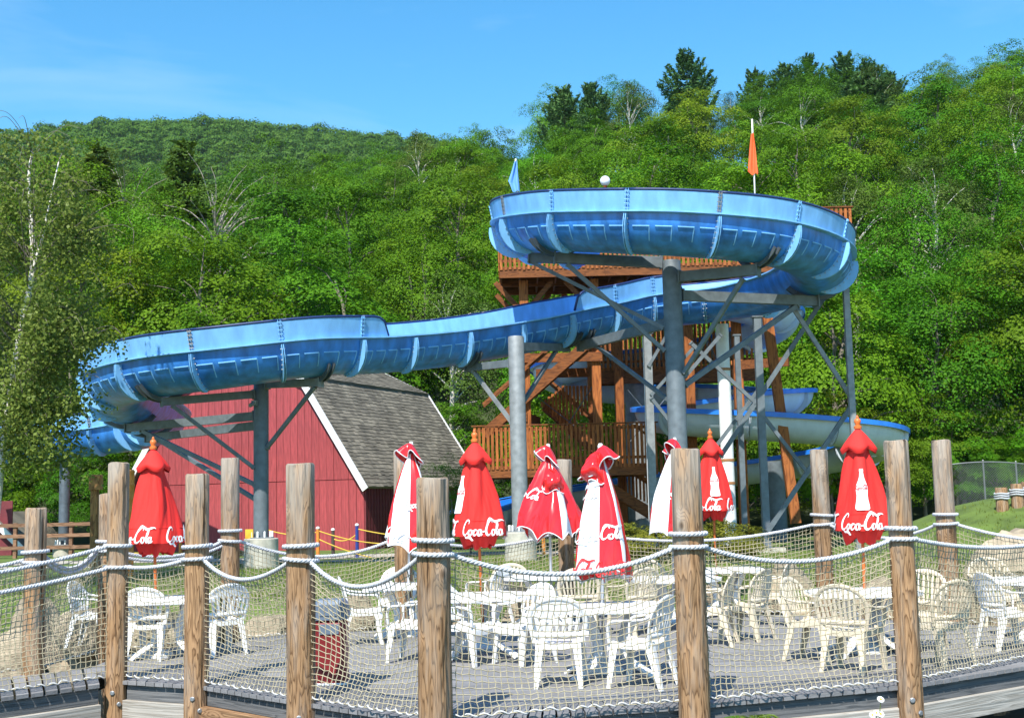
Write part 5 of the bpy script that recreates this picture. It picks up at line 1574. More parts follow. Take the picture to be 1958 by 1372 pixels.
# brush lettering: strokes of (x, y, width); x height = 1
def logo_strokes():
    S = []
    S.append([(2.05, 2.05, .10), (2.15, 2.5, .16), (1.75, 2.72, .20), (1.15, 2.45, .28), (.62, 1.75, .38), (.40, .95, .42), (.62, .30, .36), (1.15, .08, .24), (1.75, .38, .14), (2.1, .75, .08)])
    S.append([(.95, .10, .10), (1.45, -.32, .22), (2.1, -.28, .30), (2.75, -.36, .34), (3.25, -.72, .26), (3.6, -.80, .10)])        # ribbon under the first word
    def o(x): return [(x + .45, 1.0, .16), (x + .1, .85, .30), (x, .45, .34), (x + .28, .05, .26), (x + .66, .18, .22), (x + .80, .62, .28), (x + .58, 1.0, .18), (x + .38, .98, .10)]
    S.append(o(2.25)); S.append([(2.7, 1.0, .08), (3.1, .88, .10), (3.35, .9, .10)])
    S.append([(4.18, .86, .24), (3.98, 1.02, .18), (3.6, .86, .30), (3.45, .45, .34), (3.72, .06, .24), (4.15, .22, .14), (4.4, .5, .08)])
    S.append(o(4.5)); S.append([(5.32, 1.05, .20), (5.22, .5, .30), (5.36, .08, .22), (5.65, .3, .10)])
    S.append([(5.62, .66, .20), (6.12, .74, .20)])                                                                    # hyphen
    S.append([(8.15, 2.15, .10), (8.0, 2.62, .18), (7.45, 2.55, .24), (6.75, 1.85, .36), (6.45, .95, .42), (6.65, .28, .36), (7.15, .06, .24), (7.7, .4, .14), (7.95, .75, .08)])
    S.append([(6.6, 1.55, .10), (6.75, 2.35, .16), (7.4, 2.95, .22), (8.2, 2.75, .28), (9.2, 2.35, .34), (10.2, 2.55, .28), (11.0, 2.62, .16), (11.4, 2.45, .08)])   # long ribbon over the second word
    S.append(o(8.0)); S.append([(8.45, 1.0, .08), (8.9, .9, .10), (9.2, 1.2, .10)])
    S.append([(9.05, .6, .12), (9.55, 1.35, .16), (9.72, 2.05, .16), (9.5, 2.2, .16), (9.28, 1.5, .28), (9.2, .7, .30), (9.38, .08, .22), (9.75, .3, .10)])
    S.append(o(9.75)); S.append([(10.57, 1.05, .20), (10.47, .5, .30), (10.62, .08, .22), (11.0, .35, .10)])
    return S
LOGO = logo_strokes(); LOGO_W = 11.4
def logo_quads(width):
    """Ribbon quads of the lettering in flat coordinates centred on the word, slanted."""
    k = width / LOGO_W; out = []
    for st in LOGO:
        P = crom([(x, y, w) for x, y, w in st], 5)
        L, R_ = [], []
        for i, p in enumerate(P):
            a, b = P[max(0, i - 1)], P[min(len(P) - 1, i + 1)]
            t = Vector((b.x - a.x, b.y - a.y)).normalized(); n = Vector((-t.y, t.x)); w = p.z * .66
            for lst, sg in ((L, 1), (R_, -1)):
                x, y = p.x + n.x * w * sg, p.y + n.y * w * sg
                lst.append(((x - LOGO_W / 2 - .25) * k + .2 * y * k, (y - .9) * k * 1.38))
        out.append((L, R_))
    return out
BOTTLE = [(0, .15), (.04, .19), (.14, .182), (.26, .16), (.36, .157), (.48, .182), (.56, .182), (.64, .15), (.74, .098), (.82, .072), (.93, .058), (.94, .07), (1.0, .066)]

class Parasol:
    def __init__(s, px, py, zt, label, style, finial=True, base_px=None, phase=0.0, seed=0, spread=1.0, lean=(0, 0), table=None, dz=0.0):
        s.p = Vector((table[0], table[1], 0)) if table is not None else gz(px, py, .72); s.p.z = 0
        s.zt, s.style, s.r, s.lean, s.phase, s.spread = zt, style, random.Random(seed), lean, phase, spread
        s.t = thing('parasol', label, 'umbrella', (s.p.x, s.p.y, 0.0), 0, 'closed parasols on the deck')
        s.ph = [s.r.uniform(-1, 1) for _ in range(16)]; s.drop = [s.r.uniform(-1, 1) for _ in range(8)]
        if style == 'canvas':
            s.prof = [(.30, .125), (.36, .125), (.5, .165), (.7, .215), (.9, .262), (1.1, .31), (1.2, .322), (1.235, .318)]
            s.fold = [(.3, .05), (.4, .30), (.7, .26), (1.0, .16), (1.1, .09), (1.22, .09), (1.3, .14)]
        else:
            s.prof = [(.16, .045), (.25, .075), (.4, .13), (.6, .185), (.85, .235), (1.1, .275), (1.3, .30), (1.42, .30)]
            s.fold = [(.15, .1), (.35, .26), (.8, .32), (1.42, .38)]
    def ax(s, z): return s.p.x + s.lean[0] * z, s.p.y + s.lean[1] * z
    def rad(s, th, tt):
        R = float(np.interp(tt, *zip(*s.prof))) * (1 + (s.spread - 1) * min(1, tt))
        f = float(np.interp(tt, *zip(*s.fold)))
        a = th - s.phase
        w = math.cos(4 * a); fold = (abs(w) ** .8) * (1 if w > 0 else -1)
        swirl = .05 * math.sin(a * 3 + tt * 4 + s.ph[0]) + .06 * math.sin(2 * a + s.ph[1]) + .025 * math.sin(9 * a + tt * 9 + s.ph[2])
        k = int((a % (2 * math.pi)) / (math.pi / 4)) % 8
        crease = .009 * math.sin(23 * a + 5 * math.sin(tt * 6 + s.ph[8])) * min(1, tt * 1.5) + .05 * s.ph[9] * math.sin(a + tt * 2.2)
        return R * (1 + f * (.55 + .14 * s.ph[4] * math.sin(a * 1.5 + s.ph[5] * 3)) * fold + swirl + crease)
    def P(s, th, tt, off=0.0):
        z = s.zt - tt; x, y = s.ax(z); r = s.rad(th, tt) + off
        return Vector((x + r * math.cos(th), y + r * math.sin(th), z))
    def build(s, mats, pole_m, bottom):
        zt = s.zt
        mb = MB(); a, b = s.ax(.0), s.ax(zt - .05)
        mb.tube([(a[0], a[1], .02), (b[0], b[1], zt - .05)], .019, 12); mb.build('pole', pole_m, s.t, smooth=True)
        mb = MB(); mb.lathe([(.22, .002), (.22, .03), (.17, .075), (.05, .09), (.035, .22), (.025, .22)], (a[0], a[1], 0), 20); mb.build('base', M_pw, s.t, smooth=True, angle=40)
        # panels
        n_th = 20
        for k in range(8):
            mb = MB(); t0, t1 = s.prof[0][0], s.prof[-1][0]; nz = 22; th0 = s.phase + 2 * math.pi * k / 8
            G = []
            def bot(q): return t1 + (bottom * (.55 * s.drop[k] - .5 * math.sin(math.pi * q) ** .8) if s.style != 'canvas' else .0) + 0.0
            for j in range(nz + 1):
                row = []
                for i in range(n_th + 1):
                    q = i / n_th; th = th0 + q * 2 * math.pi / 8
                    e = bot(0) * (1 - q) + bot(0) * q
                    te = t0 + ((bot(q) if s.style != 'canvas' else t1) - t0) * j / nz
                    # neighbouring panels share their seam: blend the drop at the seam
                    if s.style != 'canvas':
                        dl = .55 * bottom * (s.drop[k - 1] + s.drop[k]) / 2 * 1.5; dr = .82 * bottom * (s.drop[k] + s.drop[(k + 1) % 8]) / 2
                        end = t1 + dl * (1 - q) + dr * q - .45 * bottom * math.sin(math.pi * q)
                        te = t0 + (end - t0) * j / nz
                    row.append(s.P(th, te))
                G.append(row)
            mb.grid(G, flip=True)
            pn = mb.build('canopy_panel', mats[k % len(mats)], s.t, smooth=True)
            if s.style != 'canvas':
                mb = MB(); mb.tube(G[-1], .007, 5); mb.build('piping', M_vwhite, pn, smooth=True)
        if s.style == 'canvas':
            # hem line and the gathered valance below it
            mb = MB(); G = []
            for j in range(9):
                row = []
                for i in range(81):
                    th = 2 * math.pi * i / 80; q = j / 8
                    sc = (1 - .30 * q) * (.70 + .10 * math.cos(8 * (th - s.phase) + 1.0) * (.4 + q) + .05 * math.sin(5 * th + s.ph[4]))
                    tt = 1.235 + q * (.10 + .045 * abs(math.cos(4 * (th - s.phase) + .6)) + .03 * math.sin(3 * th + s.ph[3]))
                    z = s.zt - tt; x, y = s.ax(z); r = s.rad(th, 1.22) * sc
                    row.append((x + r * math.cos(th), y + r * math.sin(th), z))
                G.append(row)
            mb.grid(G, flip=True); mb.build('valance', mats[0], s.t, smooth=True)
            mb = MB(); mb.tube([s.P(2 * math.pi * i / 96, 1.045, .003) for i in range(96)], .0035, 4, closed=True); mb.build('hem_seam', mats[0], s.t)
            # pyramid cap over the gathered neck
            G = []
            for j in range(13):
                q = j / 12; row = []
                for i in range(65):
                    th = 2 * math.pi * i / 64; a_ = th - s.phase
                    R = float(np.interp(q, [0, .3, .62, .85, 1], [.02, .10, .165, .20, .172]))
                    cor = abs(math.cos(2 * a_)) ** 1.5
                    tt = .05 + .27 * q + (.035 * cor * q * q) - .02 * (1 - cor) * q
                    r = R * (.86 + .24 * cor * q + .04 * math.sin(6 * a_ + s.ph[5]) * q)
                    z = zt - tt; x, y = s.ax(z); row.append((x + r * math.cos(th), y + r * math.sin(th), z))
                G.append(row)
            mb = MB(); mb.grid(G, flip=True); mb.build('vent_cap', mats[0], s.t, smooth=True)
        else:
            # loose vinyl cap, tipped to one side, with a wavy skirt
            G = []; tx, ty = s.r.uniform(-.9, .9), s.r.uniform(-.9, -.1)
            for j in range(13):
                q = j / 12; row = []
                for i in range(65):
                    th = 2 * math.pi * i / 64
                    R = float(np.interp(q, [0, .2, .5, .8, 1], [.025, .07, .115, .15, .17]))
                    r = R * (1 + .34 * math.sin(3 * th + s.ph[6] * 3) * q + .16 * math.sin(7 * th + s.ph[7] * 3) * q)
                    cx, cy = r * math.cos(th), r * math.sin(th)
                    z = zt - .02 - .23 * q - .04 * math.sin(4 * th + s.ph[6] * 3) * q + (tx * cx + ty * cy) * .8
                    x, y = s.ax(z); row.append((x + cx, y + cy, z))
                G.append(row)
            mb = MB(); mb.grid(G, flip=True); cp = mb.build('vent_cap', M_vred, s.t, smooth=True)
            mb = MB(); mb.tube(G[-1][:-1], .007, 5, closed=True); mb.build('piping', M_vwhite, cp, smooth=True)
            x, y = s.ax(zt); mb = MB(); mb.lathe([(.03, zt - .06), (.03, zt - .01), (.018, zt + .015)], (x, y, 0), 10); mb.build('pole_tip', M_pw, s.t, smooth=True)
        if s.style == 'canvas':
            x, y = s.ax(zt)
            mb = MB(); mb.lathe([(.045, zt - .06), (.047, zt - .03), (.028, zt - .02), (.03, zt), (.042, zt + .025), (.036, zt + .05), (.016, zt + .065), (.018, zt + .08), (.008, zt + .10)], (x, y, 0), 14)
            mb.build('finial', M_owood, s.t, smooth=True, angle=50)
        return s
    def logo(s, th, tt, width, m, tilt=0.0):
        mb = MB(); R0 = s.rad(th, tt)
        for L, R_ in logo_quads(width):
            A = []
            for (x1, y1), (x2, y2) in zip(L, R_):
                row = []
                for f in (0, .5, 1):
                    x, y = x1 + (x2 - x1) * f, y1 + (y2 - y1) * f
                    x, y = x * math.cos(tilt) - y * math.sin(tilt), x * math.sin(tilt) + y * math.cos(tilt)
                    row.append(s.P(th + x / R0, tt - y, .013))
                A.append(row)
            mb.grid(A)
        return mb.build('lettering', m, s.t)
    def bottle(s, th, tt, h):
        mb = MB(); R0 = s.rad(th, tt - h / 2); A = []
        for f, w in BOTTLE: A.append([s.P(th + (w * h * q) / R0 * .82, tt - f * h, .012) for q in (-1, -.75, -.5, -.25, 0, .25, .5, .75, 1)])
        b = mb.grid(A).build('bottle_print', M_print, s.t, smooth=True)
        k = s.logo_small(th, tt - h * .54, h * .30, b)
        return b
    def logo_small(s, th, tt, width, parent):
        mb = MB(); R0 = s.rad(th, tt)
        for L, R_ in logo_quads(width): mb.grid([[s.P(th + x / R0, tt - y, .017) for x, y in (l, r)] for l, r in zip(L, R_)])
        return mb.build('lettering', M_printr, parent)
CAMD = -math.pi / 2
def facing(p): return math.atan2(CAM.y - p.y, CAM.x - p.x)
def top_z(px, py, p): return at(px, py, p.y).z
def tb(o): return (o.location.x, o.location.y)
# red canvas parasols
def canvas(px_base, px_top, label, seed, phase_deg, logos, bottle=None, pos=None):
    s = Parasol(px_base[0], px_base[1], 2.5, label, 'canvas', seed=seed, table=pos)
    d = facing(s.p); s.phase = d + math.radians(phase_deg)
    p1 = at(px_top[0], px_top[1], s.p.y); s.zt = p1.z - .09; s.lean = ((p1.x - s.p.x) / s.zt, 0)
    s.build([M_canvas], M_owood, 0)
    for off, tt, w, m in logos: s.logo(d + math.radians(off), tt, w, m)
    if bottle: s.bottle(d + math.radians(bottle[0]), bottle[1], bottle[2])
    return s
canvas((1652, 1125), (1639, 795), 'red canvas parasol with a white bottle and script lettering at the right', 1, 0, [(0, 1.16, .56, M_print), (-122, 1.16, .56, M_print), (122, 1.16, .56, M_print)], (4, 1.0, .47))
canvas((1370, 1080), (1357, 820), 'red canvas parasol behind the front post before the tall column', 2, 6, [(-30, 1.16, .56, M_print), (90, 1.16, .56, M_print), (-150, 1.16, .56, M_print)], (8, 1.0, .47))
canvas((923, 1128), (907, 822), 'red canvas parasol with script hem in front of the tower deck', 3, -8, [(10, 1.16, .58, M_print), (-112, 1.16, .56, M_print), (130, 1.16, .56, M_print)], (-80, .95, .47))
canvas((300, 1142), (293, 836), 'red canvas parasol at the left in front of the barn doorway shade', 4, 14, [(-52, 1.16, .58, M_print), (72, 1.16, .56, M_print)], None)
def vinyl(px_base, px_top, label, seed, phase_deg, mats, logos, spread=1.0, bottom=.12, pos=None):
    s = Parasol(px_base[0], px_base[1], 2.5, label, 'vinyl', seed=seed, spread=spread, table=pos)
    d = facing(s.p); s.phase = d + math.radians(phase_deg)
    p1 = at(px_top[0], px_top[1], s.p.y); s.zt = p1.z; s.lean = ((p1.x - s.p.x) / s.zt, 0)
    s.build(mats, M_alu, bottom)
    for off, tt, w, m, tl in logos: s.logo(d + math.radians(off), tt, w, m, tl)
    return s
def flap(s, off, t0, ln, w):
    th0 = facing(s.p) + math.radians(off); G = []
    for j in range(11):
        q = j / 10; row = []
        for i in range(13):
            e = i / 12 * 2 - 1
            row.append(s.P(th0 + e * w * (.5 + .7 * q), t0 + ln * q + .03 * math.sin(e * 5 + q * 4), .015 + .13 * math.sin(math.pi * min(1, q * 1.15)) ** .8 * (1 - .4 * e * e) + .02 * math.sin(e * 9 + q * 7)))
        G.append(row)
    mb = MB(); mb.grid(G); fp = mb.build('vent_flap', M_vred, s.t, smooth=True)
    mb = MB(); mb.tube(G[-1], .007, 5); mb.build('piping', M_vwhite, fp, smooth=True)
vinyl((778, 1114), (786, 846), 'leftmost striped red and white vinyl parasol half behind the thickest post', 11, -45, [M_vwhite, M_vred], [(25, .86, .42, M_print, .1), (-28, 1.30, .40, M_print, -.5)], 1.12, .14)
gath = vinyl((1053, 1099), (1048, 850), 'loosely gathered red and white vinyl parasol by the galvanised column', 12, -70, [M_vred, M_vred, M_vwhite, M_vred], [(-62, .72, .45, M_print, -.3), (5, .62, .3, M_print, 0)], 1.55, .24)
near_par = vinyl((1150, 1152), (1148, 850), 'nearest white and red striped vinyl parasol in the middle', 13, -52, [M_vwhite, M_vred, M_vwhite, M_vred], [(-8, .96, .42, M_print, .1), (18, 1.32, .40, M_printr, 0), (-50, 1.30, .42, M_printr, 0), (-75, .55, .4, M_print, .2)], 1.0, .12)
vinyl((1283, 1094), (1290, 838), 'striped vinyl parasol half behind the front post before the tall column', 14, -62, [M_vwhite, M_vred], [(8, .80, .42, M_print, .1)], 1.12, .12)

flap(near_par, -48, .10, .30, .9)
flap(gath, 12, .36, .34, .55)

# ================================================================ BIN, POSTS, PLANTS
b = gz(634, 1305, 0)
bin_ = thing('litter_bin', 'red litter bin with a grey blue hood between the knotty post and the thickest post', 'bin', (b.x, b.y, 0))
M_binr = mat('bin_red', (.20, .015, .018), .4, var=.12); M_binb = mat('bin_hood', (.12, .16, .22), .5, var=.15)
mb = MB(); mb.bbox((b.x, b.y, .34), (.33, .33, .64), .05); mb.build('body', M_binr, bin_)
mb = MB(); mb.bbox((b.x, b.y, .75), (.355, .355, .20), .06); mb.build('hood', M_binb, bin_)
mb = MB(); mb.box((b.x, b.y - .17, .56), (.2, .015, .10)); mb.box((b.x, b.y - .18, .75), (.2, .012, .11)); mb.build('flap', M_binb, bin_)
mb = MB(); mb.bbox((b.x, b.y, .012), (.35, .35, .02), .005); mb.build('base', M_pw, bin_)

M_oyel = mat('queue_orange', (.62, .22, .03), .6, var=.2, scale=8); M_yel = mat('yellow_rope', (.62, .42, .05), .8, var=.1); M_bluep = mat('blue_post', (.02, .04, .22), .5)
queue = []
for i, (px, top, bot, m) in enumerate(((345, 1022, 1075, M_oyel), (608, 1010, 1068, M_oyel), (637, 1013, 1066, M_darkbark), (683, 1004, 1062, M_bluep), (507, 1004, 1050, M_oyel), (1018, 1012, 1062, M_oyel), (1040, 1014, 1064, M_oyel))):
    Y = 36.6 if px > 900 else 38.0 - .4 * (i % 2); p = at(px, bot, Y); zt = at(px, top, Y).z; z0 = zg(p.x, Y)
    t = thing('queue_post', ['orange queue post with white cap left of the barn doors', 'orange queue post in front of the barn', 'dark queue post beside the orange one at the barn', 'blue queue post at the barn corner', 'orange queue post right of the barn column', 'orange queue post left of the middle column foot', 'orange queue post nearest the hedge'][i], 'post', (p.x, Y, z0))
    mb = MB(); mb.lathe([(.055, z0 - .1), (.05, zt)], (p.x, Y, 0), 10); mb.build('post', m, t, smooth=True, angle=40)
    mb = MB(); mb.lathe([(.06, zt - .005), (.06, zt + .03), (.03, zt + .06)], (p.x, Y, 0), 10); mb.build('cap', M_whitep, t, smooth=True, angle=40)
    queue.append(Vector((p.x, Y, zt)))
def yrope(a, b, dz, lab):
    P = [a.lerp(b, i / 14) + Vector((0, 0, -dz - .5 * (i / 14) * (1 - i / 14))) for i in range(15)]
    mb = MB(); mb.tube(P, .018, 6); tag(mb.build('queue_rope', M_yel, None, True, origin=P[7]), lab, 'rope', 'yellow queue ropes before the barn')
far = [Vector(at(770, 1035, 37.5)), Vector(at(255, 1050, 37.5)), Vector(at(900, 1020, 36.6))]
yrope(queue[1], far[0], .06, 'upper yellow queue rope right of the orange post at the barn'); yrope(queue[1], far[0] - Vector((0, 0, .3)), .3, 'lower yellow queue rope right of the orange post at the barn')
yrope(queue[3], far[2], .1, 'yellow queue rope running right from the blue post'); yrope(queue[4], queue[1], .1, 'yellow queue rope between the two orange posts at the barn')
yrope(far[1], queue[0], .1, 'yellow queue rope left of the barn doors'); yrope(queue[2], queue[3], .25, 'low yellow queue rope before the barn corner')

tot = thing('sign_post', 'brown carved sign post left of the red parasol', 'sign', at(180, 1040, 30))
M_sgn = mat_wood('sign_wood', (.16, .07, .025), (.34, .17, .06), (6, 6, 1), 6, .8)
p = at(180, 1045, 30); z0 = zg(p.x, 30); zt = at(180, 912, 30).z
mb = MB(); mb.bbox((p.x, 30, (z0 + zt) / 2), (.17, .17, zt - z0), .02); mb.build('post', M_sgn, tot)
mb = MB(); mb.bbox((p.x + .06, 29.88, zt - .12), (.34, .05, .36), .02); mb.build('board', M_sgn, tot)
bam = thing('bamboo_pole', 'orange bamboo like pole behind the slim front left post', 'pole', at(249, 1040, 30))
p = at(249, 1040, 30); zt = at(249, 906, 30).z; prof = []
z = .2
while z < zt: prof += [(.085, z), (.085, z + .26), (.095, z + .28), (.095, z + .30)]; z += .32
mb = MB(); mb.lathe(prof + [(.06, z + .02)], (p.x, 30, 0), 12); mb.build('pole', M_oyel, bam, smooth=True, angle=35)

# boulders behind the deck
M_rock = mat('boulder', (.32, .255, .175), .95, var=.4, scale=2.5, bump=.8, bscale=9, rand=.2, detail=8)
import bmesh
def rock_mesh(seed):
    bm = bmesh.new(); bmesh.ops.create_icosphere(bm, subdivisions=4, radius=1); r = random.Random(seed)
    planes = [(Vector((r.gauss(0, 1), r.gauss(0, 1), r.gauss(0, 1))).normalized(), r.uniform(.62, .95)) for _ in range(16)]
    for v in bm.verts:
        d = v.co.normalized(); k = 1.0
        for n, h in planes:
            c = d.dot(n)
            if c > 0: k = min(k, h / c)
        k += .035 * math.sin(d.x * 9 + seed) * math.sin(d.y * 8 + d.z * 11) + .02 * math.sin(d.x * 23 + d.z * 19) + .012 * math.sin(d.y * 41 + d.x * 37)
        v.co = d * k
    for f in bm.faces: f.smooth = True
    me = bpy.data.meshes.new('boulder'); bm.to_mesh(me); bm.free(); me.materials.append(M_rock); me.set_sharp_from_angle(angle=math.radians(28)); return me
ROCKS = [rock_mesh(s) for s in range(6)]
spots = [(-9.2, 21.0, .6), (-8.1, 21.4, .55), (-7.0, 20.6, .5), (-6.0, 20.4, .5), (-5.0, 20.0, .5), (-3.9, 19.9, .45), (-2.6, 20.3, .45), (-1.3, 20.6, .5), (.1, 21.0, .5), (1.2, 21.2, .42), (2.2, 21.1, .5), (3.2, 21.0, .55),
         (4.2, 20.9, .6), (5.1, 20.4, .62), (5.9, 19.8, .6), (6.7, 19.2, .66), (7.5, 18.6, .62), (8.3, 18.2, .65), (4.7, 21.8, .55), (6.0, 21.2, .55), (7.1, 20.6, .6), (8.2, 20.0, .6), (9.2, 19.0, .6), (8.6, 22.3, .9), (9.6, 24.2, .8)]
for i, (x, y, s) in enumerate(spots):
    o = bpy.data.objects.new('boulder', ROCKS[i % 6]); col.objects.link(o)
    o.location = (x, y, (-.15 if y < 21.5 else .2) + rng.uniform(-.05, .12)); o.rotation_euler = (rng.uniform(0, 6), rng.uniform(0, 6), rng.uniform(0, 6)); o.scale = (s * 1.15, s * .9, s * .85)
    tag(o, 'tan boulder in the rock edging behind the deck', 'boulder', 'boulders edging the lawn behind the deck')
# second course below
for i in range(22):
    x = -9 + i * .85; y = 19.7 + rng.uniform(0, .3) - max(0, x - 4) * .55 + (1.1 if x < -5 else 0)
    o = bpy.data.objects.new('boulder', ROCKS[(i * 5 + 2) % 6]); col.objects.link(o)
    o.location = (x, y, -.75 + rng.uniform(-.1, .1)); o.rotation_euler = (rng.uniform(0, 6), rng.uniform(0, 6), rng.uniform(0, 6)); o.scale = (.6, .5, .5)
    tag(o, 'tan boulder in the rock edging behind the deck', 'boulder', 'boulders edging the lawn behind the deck')

# hedge, shrubs, young tree
M_hedgeleaf = mat_leaf('leaf_hedge', (.10, .13, .012), (.26, .26, .03), .3, val=.15, hue=.02)
V, Fq, C, rp = broadleaf_crown(77, 2.0, 1.25, 70, 9000, .045, .0, .4)
HEDGE = (np_mesh('crown', V, Fq, M_hedgeleaf), limbs(77, 2.0, 1.25, C, .03, 8).mesh('trunk', M_darkbark), 2.0)
for px, py, Y, h, w in ((1205, 1060, 30.5, .95, 1.15), (1262, 1060, 30.0, .9, 1.1), (1320, 1060, 30.4, .95, 1.15), (1378, 1058, 30.2, 1.0, 1.2), (1425, 1058, 31, .85, 1.0)):
    p = at(px, py, Y); t = plant_tree('hedge_shrub', HEDGE, p.x, Y, h, w * 2.0 / h * .5, 'rounded yellow green hedge shrub behind the deck', 'hedge shrubs behind the deck', cat='shrub')
p = at(862, 1040, 37.5)
plant_tree('sapling', BROAD[1], p.x, 37.5, 2.9, 1.15, 'small leafy tree at the right corner of the barn', None)
p = at(900, 1040, 38.6)
plant_tree('sapling', BROAD[0], p.x, 38.6, 2.0, 1.3, 'low leafy bush under the low tower platform', None, cat='bush')

# lawn grass blades
def grass():
    r = np.random.default_rng(9); n = 26000
    x = r.uniform(-11, 15, n); y = 21.6 + r.random(n) ** 1.6 * 13
    z = np.array([zg(a, b_) for a, b_ in zip(x, y)])
    h = r.uniform(.03, .085, n); a = r.uniform(0, 6.28, n); w = .008 + r.random(n) * .008
    P = np.stack([x, y, z], 1); dx = np.stack([np.cos(a) * w, np.sin(a) * w, np.zeros(n)], 1)
    tip = P + np.stack([r.normal(0, .025, n), r.normal(0, .025, n), h], 1)
    V = np.stack([P - dx, P + dx, tip + dx * .3, tip - dx * .3], 1).reshape(-1, 3)
    return np_mesh('grass_blades', V, np.arange(n * 4).reshape(n, 4), M_grassb)
M_grassb = mat_leaf('grass_blade', (.10, .17, .02), (.20, .24, .05), .3, val=0)
o = bpy.data.objects.new('grass_blades', grass()); col.objects.link(o); tag(o, 'short mown lawn grass behind the deck', 'grass', None, 'stuff')

# plants in front of and below the deck
M_fern = mat_leaf('leaf_fern', (.07, .16, .010), (.15, .26, .02), .4, val=0)
M_stem = mat('stem_green', (.10, .14, .03), .7); M_petal = mat('petal_white', (.80, .80, .76), .6, var=.02); M_eye = mat('flower_yellow', (.75, .45, .02), .7)
def fern(px, py, Y, sz, label, seed, nfr=7):
    r = random.Random(seed); p = at(px, py, Y); z0 = p.z - sz * .75
    t = thing('fern', label, 'plant', (p.x, Y, z0)); mb = MB(); sb = MB()
    for k in range(nfr):
        a = r.uniform(0, 6.28); L = sz * r.uniform(.7, 1.1); d = Vector((math.cos(a), math.sin(a), 0))
        P = crom([Vector((p.x, Y, z0)), Vector((p.x, Y, z0)) + d * L * .25 + Vector((0, 0, L * .55)), Vector((p.x, Y, z0)) + d * L * .7 + Vector((0, 0, L * .75)), Vector((p.x, Y, z0)) + d * L + Vector((0, 0, L * .6))], 5)
        sb.tube(P, .004, 4)
        s = Vector((-d.y, d.x, 0))
        for i in range(4, len(P)):
            l = L * .30 * math.sin(math.pi * (i - 2) / (len(P) + 1)); T = (P[i] - P[i - 1]).normalized()
            for sg in (-1, 1):
                e = P[i] + s * sg * l + T * l * .45 + Vector((0, 0, -.12 * l)); m1 = P[i].lerp(e, .45); w = T * l * .16
                mb.add([P[i], m1 - w, e, m1 + w], [(0, 1, 2, 3)])
    sb.build('stems', M_stem, t); mb.build('fronds', M_fern, t, kind='stuff')
fern(1440, 1362, 11.3, .24, 'bright green fern under the deck edge at the bottom right', 5, 9)
fern(1412, 1372, 11.0, .15, 'small green fern left of the bigger one at the bottom right', 6, 6)
for i, (px, py) in enumerate(((1198, 1277), (1172, 1366), (1183, 1361), (1205, 1362))):
    Yd = 10.6; c = at([1684, 1668, 1676, 1684][i], [1336, 1366, 1362, 1364][i], Yd); r_ = [.033, .03, .03, .033][i]
    t = thing('daisy', ['tallest white daisy in front of the deck rim', 'lowest white daisy at the bottom edge', 'white daisy between two others at the bottom edge', 'white daisy under the tall one at the bottom edge'][i], 'flower', (c.x, Yd, c.z - .5))
    mb = MB(); mb.tube(crom([(c.x - .03, Yd, c.z - .8), (c.x - .035, Yd, c.z - .3), (c.x, Yd, c.z - .01)], 5), .0035, 5); mb.build('stem', M_stem, t)
    mb = MB(); nrm = Vector((.1, -.75, .65)).normalized(); u = nrm.cross(Vector((0, 0, 1))).normalized(); w = u.cross(nrm)
    for k in range(15):
        a = 2 * math.pi * k / 15; d = u * math.cos(a) + w * math.sin(a); s = nrm.cross(d)
        mb.add([c + d * r_ * .25, c + d * r_ * .65 + s * r_ * .2 + nrm * .003, c + d * r_, c + d * r_ * .65 - s * r_ * .2 + nrm * .003], [(0, 1, 2, 3)])
    mb.build('petals', M_petal, t)
    mb = MB(); k0 = [c + (u * math.cos(a) + w * math.sin(a)) * r_ * .3 + nrm * .004 for a in [2 * math.pi * k / 10 for k in range(10)]]
    mb.add(k0 + [c + nrm * .014], [(k, (k + 1) % 10, 10) for k in range(10)]); mb.build('eye', M_eye, t)

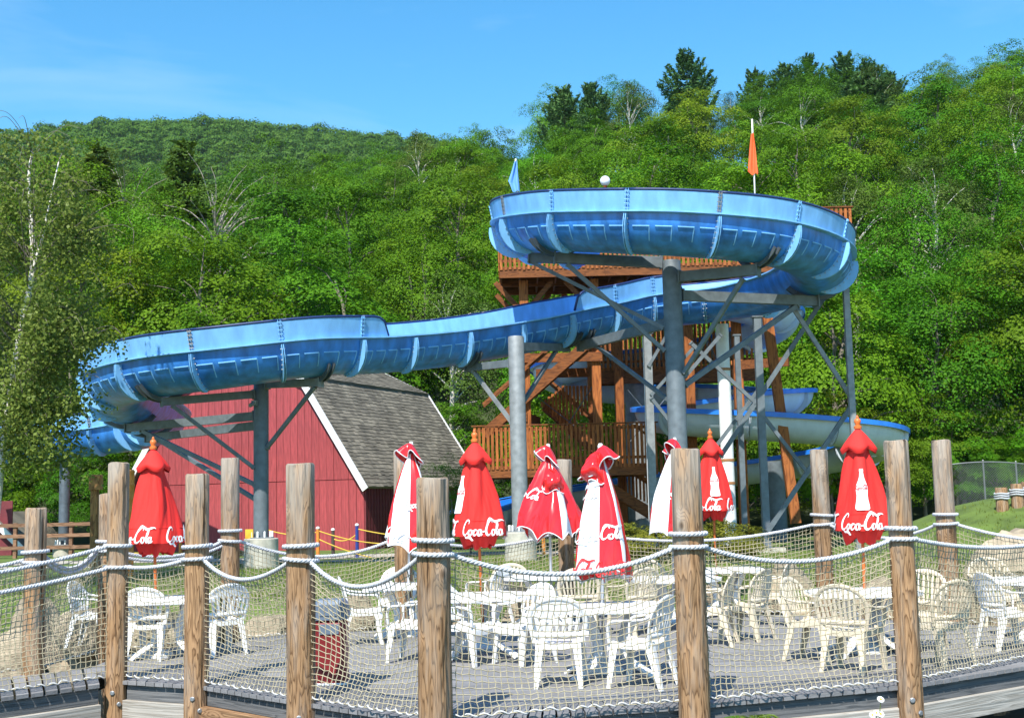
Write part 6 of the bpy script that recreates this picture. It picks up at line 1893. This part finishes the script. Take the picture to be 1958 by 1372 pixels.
# right: chain link fence and short bollards on the mound
M_wire = mat('fence_wire', (.20, .21, .20), .5, .6)
fence = thing('chain_link_fence', 'chain link fence at the foot of the wood at the right edge', 'fence', (15.5, 39, zg(15.5, 39)))
fx0, fx1 = at(1822, 960, 39).x, at(2010, 960, 39).x; nseg_ = 3; hF = 1.75
for k in range(nseg_ + 1):
    x = fx0 + (fx1 - fx0) * k / nseg_; z0 = zg(x, 39); mb = MB(); mb.lathe([(.03, z0 - .2), (.03, z0 + hF + .05), (.02, z0 + hF + .07)], (x, 39, 0), 8); mb.build('post', M_wire, fence)
mb = MB(); mb.tube([(fx0 + (fx1 - fx0) * i / 12, 39, zg(fx0 + (fx1 - fx0) * i / 12, 39) + hF) for i in range(13)], .022, 6); mb.build('top_rail', M_wire, fence)
mb = MB(); cs = .075; n = int((fx1 - fx0 + hF) / cs)
for s in (-1, 1):
    for k in range(-int(hF / cs), int((fx1 - fx0) / cs) + int(hF / cs)):
        xa = fx0 + k * cs; pts = []
        for j in range(7):
            z = hF * j / 6; x = xa + (z if s > 0 else hF - z)
            if fx0 <= x <= fx1: pts.append((x, 39 + .006 * s, zg(x, 39) + z))
        if len(pts) > 1: mb.tube(pts, .0045, 3, cap=False)
mb.build('wire_mesh', M_wire, fence, kind='stuff')
for i, px in enumerate((1917, 1947, 1968)):
    p = at(px, 975, 33); z0 = zg(p.x, 33); t = thing('rope_bollard', ['left short log bollard with rope on the grassy mound', 'middle short log bollard with rope on the grassy mound', 'short log bollard cut by the right edge on the mound'][i], 'bollard', (p.x, 33, z0))
    mb = MB(); mb.lathe([(.16, z0 - .1), (.155, z0 + .56), (.145, z0 + .58)], (p.x, 33, 0), 14); mb.build('log', M_log, t, smooth=True, angle=40)
    mb = MB()
    for zz in (.30, .36, .42): rope_mesh(mb, [(p.x + .175 * math.cos(a * .3), 33 + .175 * math.sin(a * .3), z0 + zz + .01 * math.sin(a)) for a in range(22)], .026, step=.04)
    mb.build('rope_turns', M_rope, t, smooth=True)
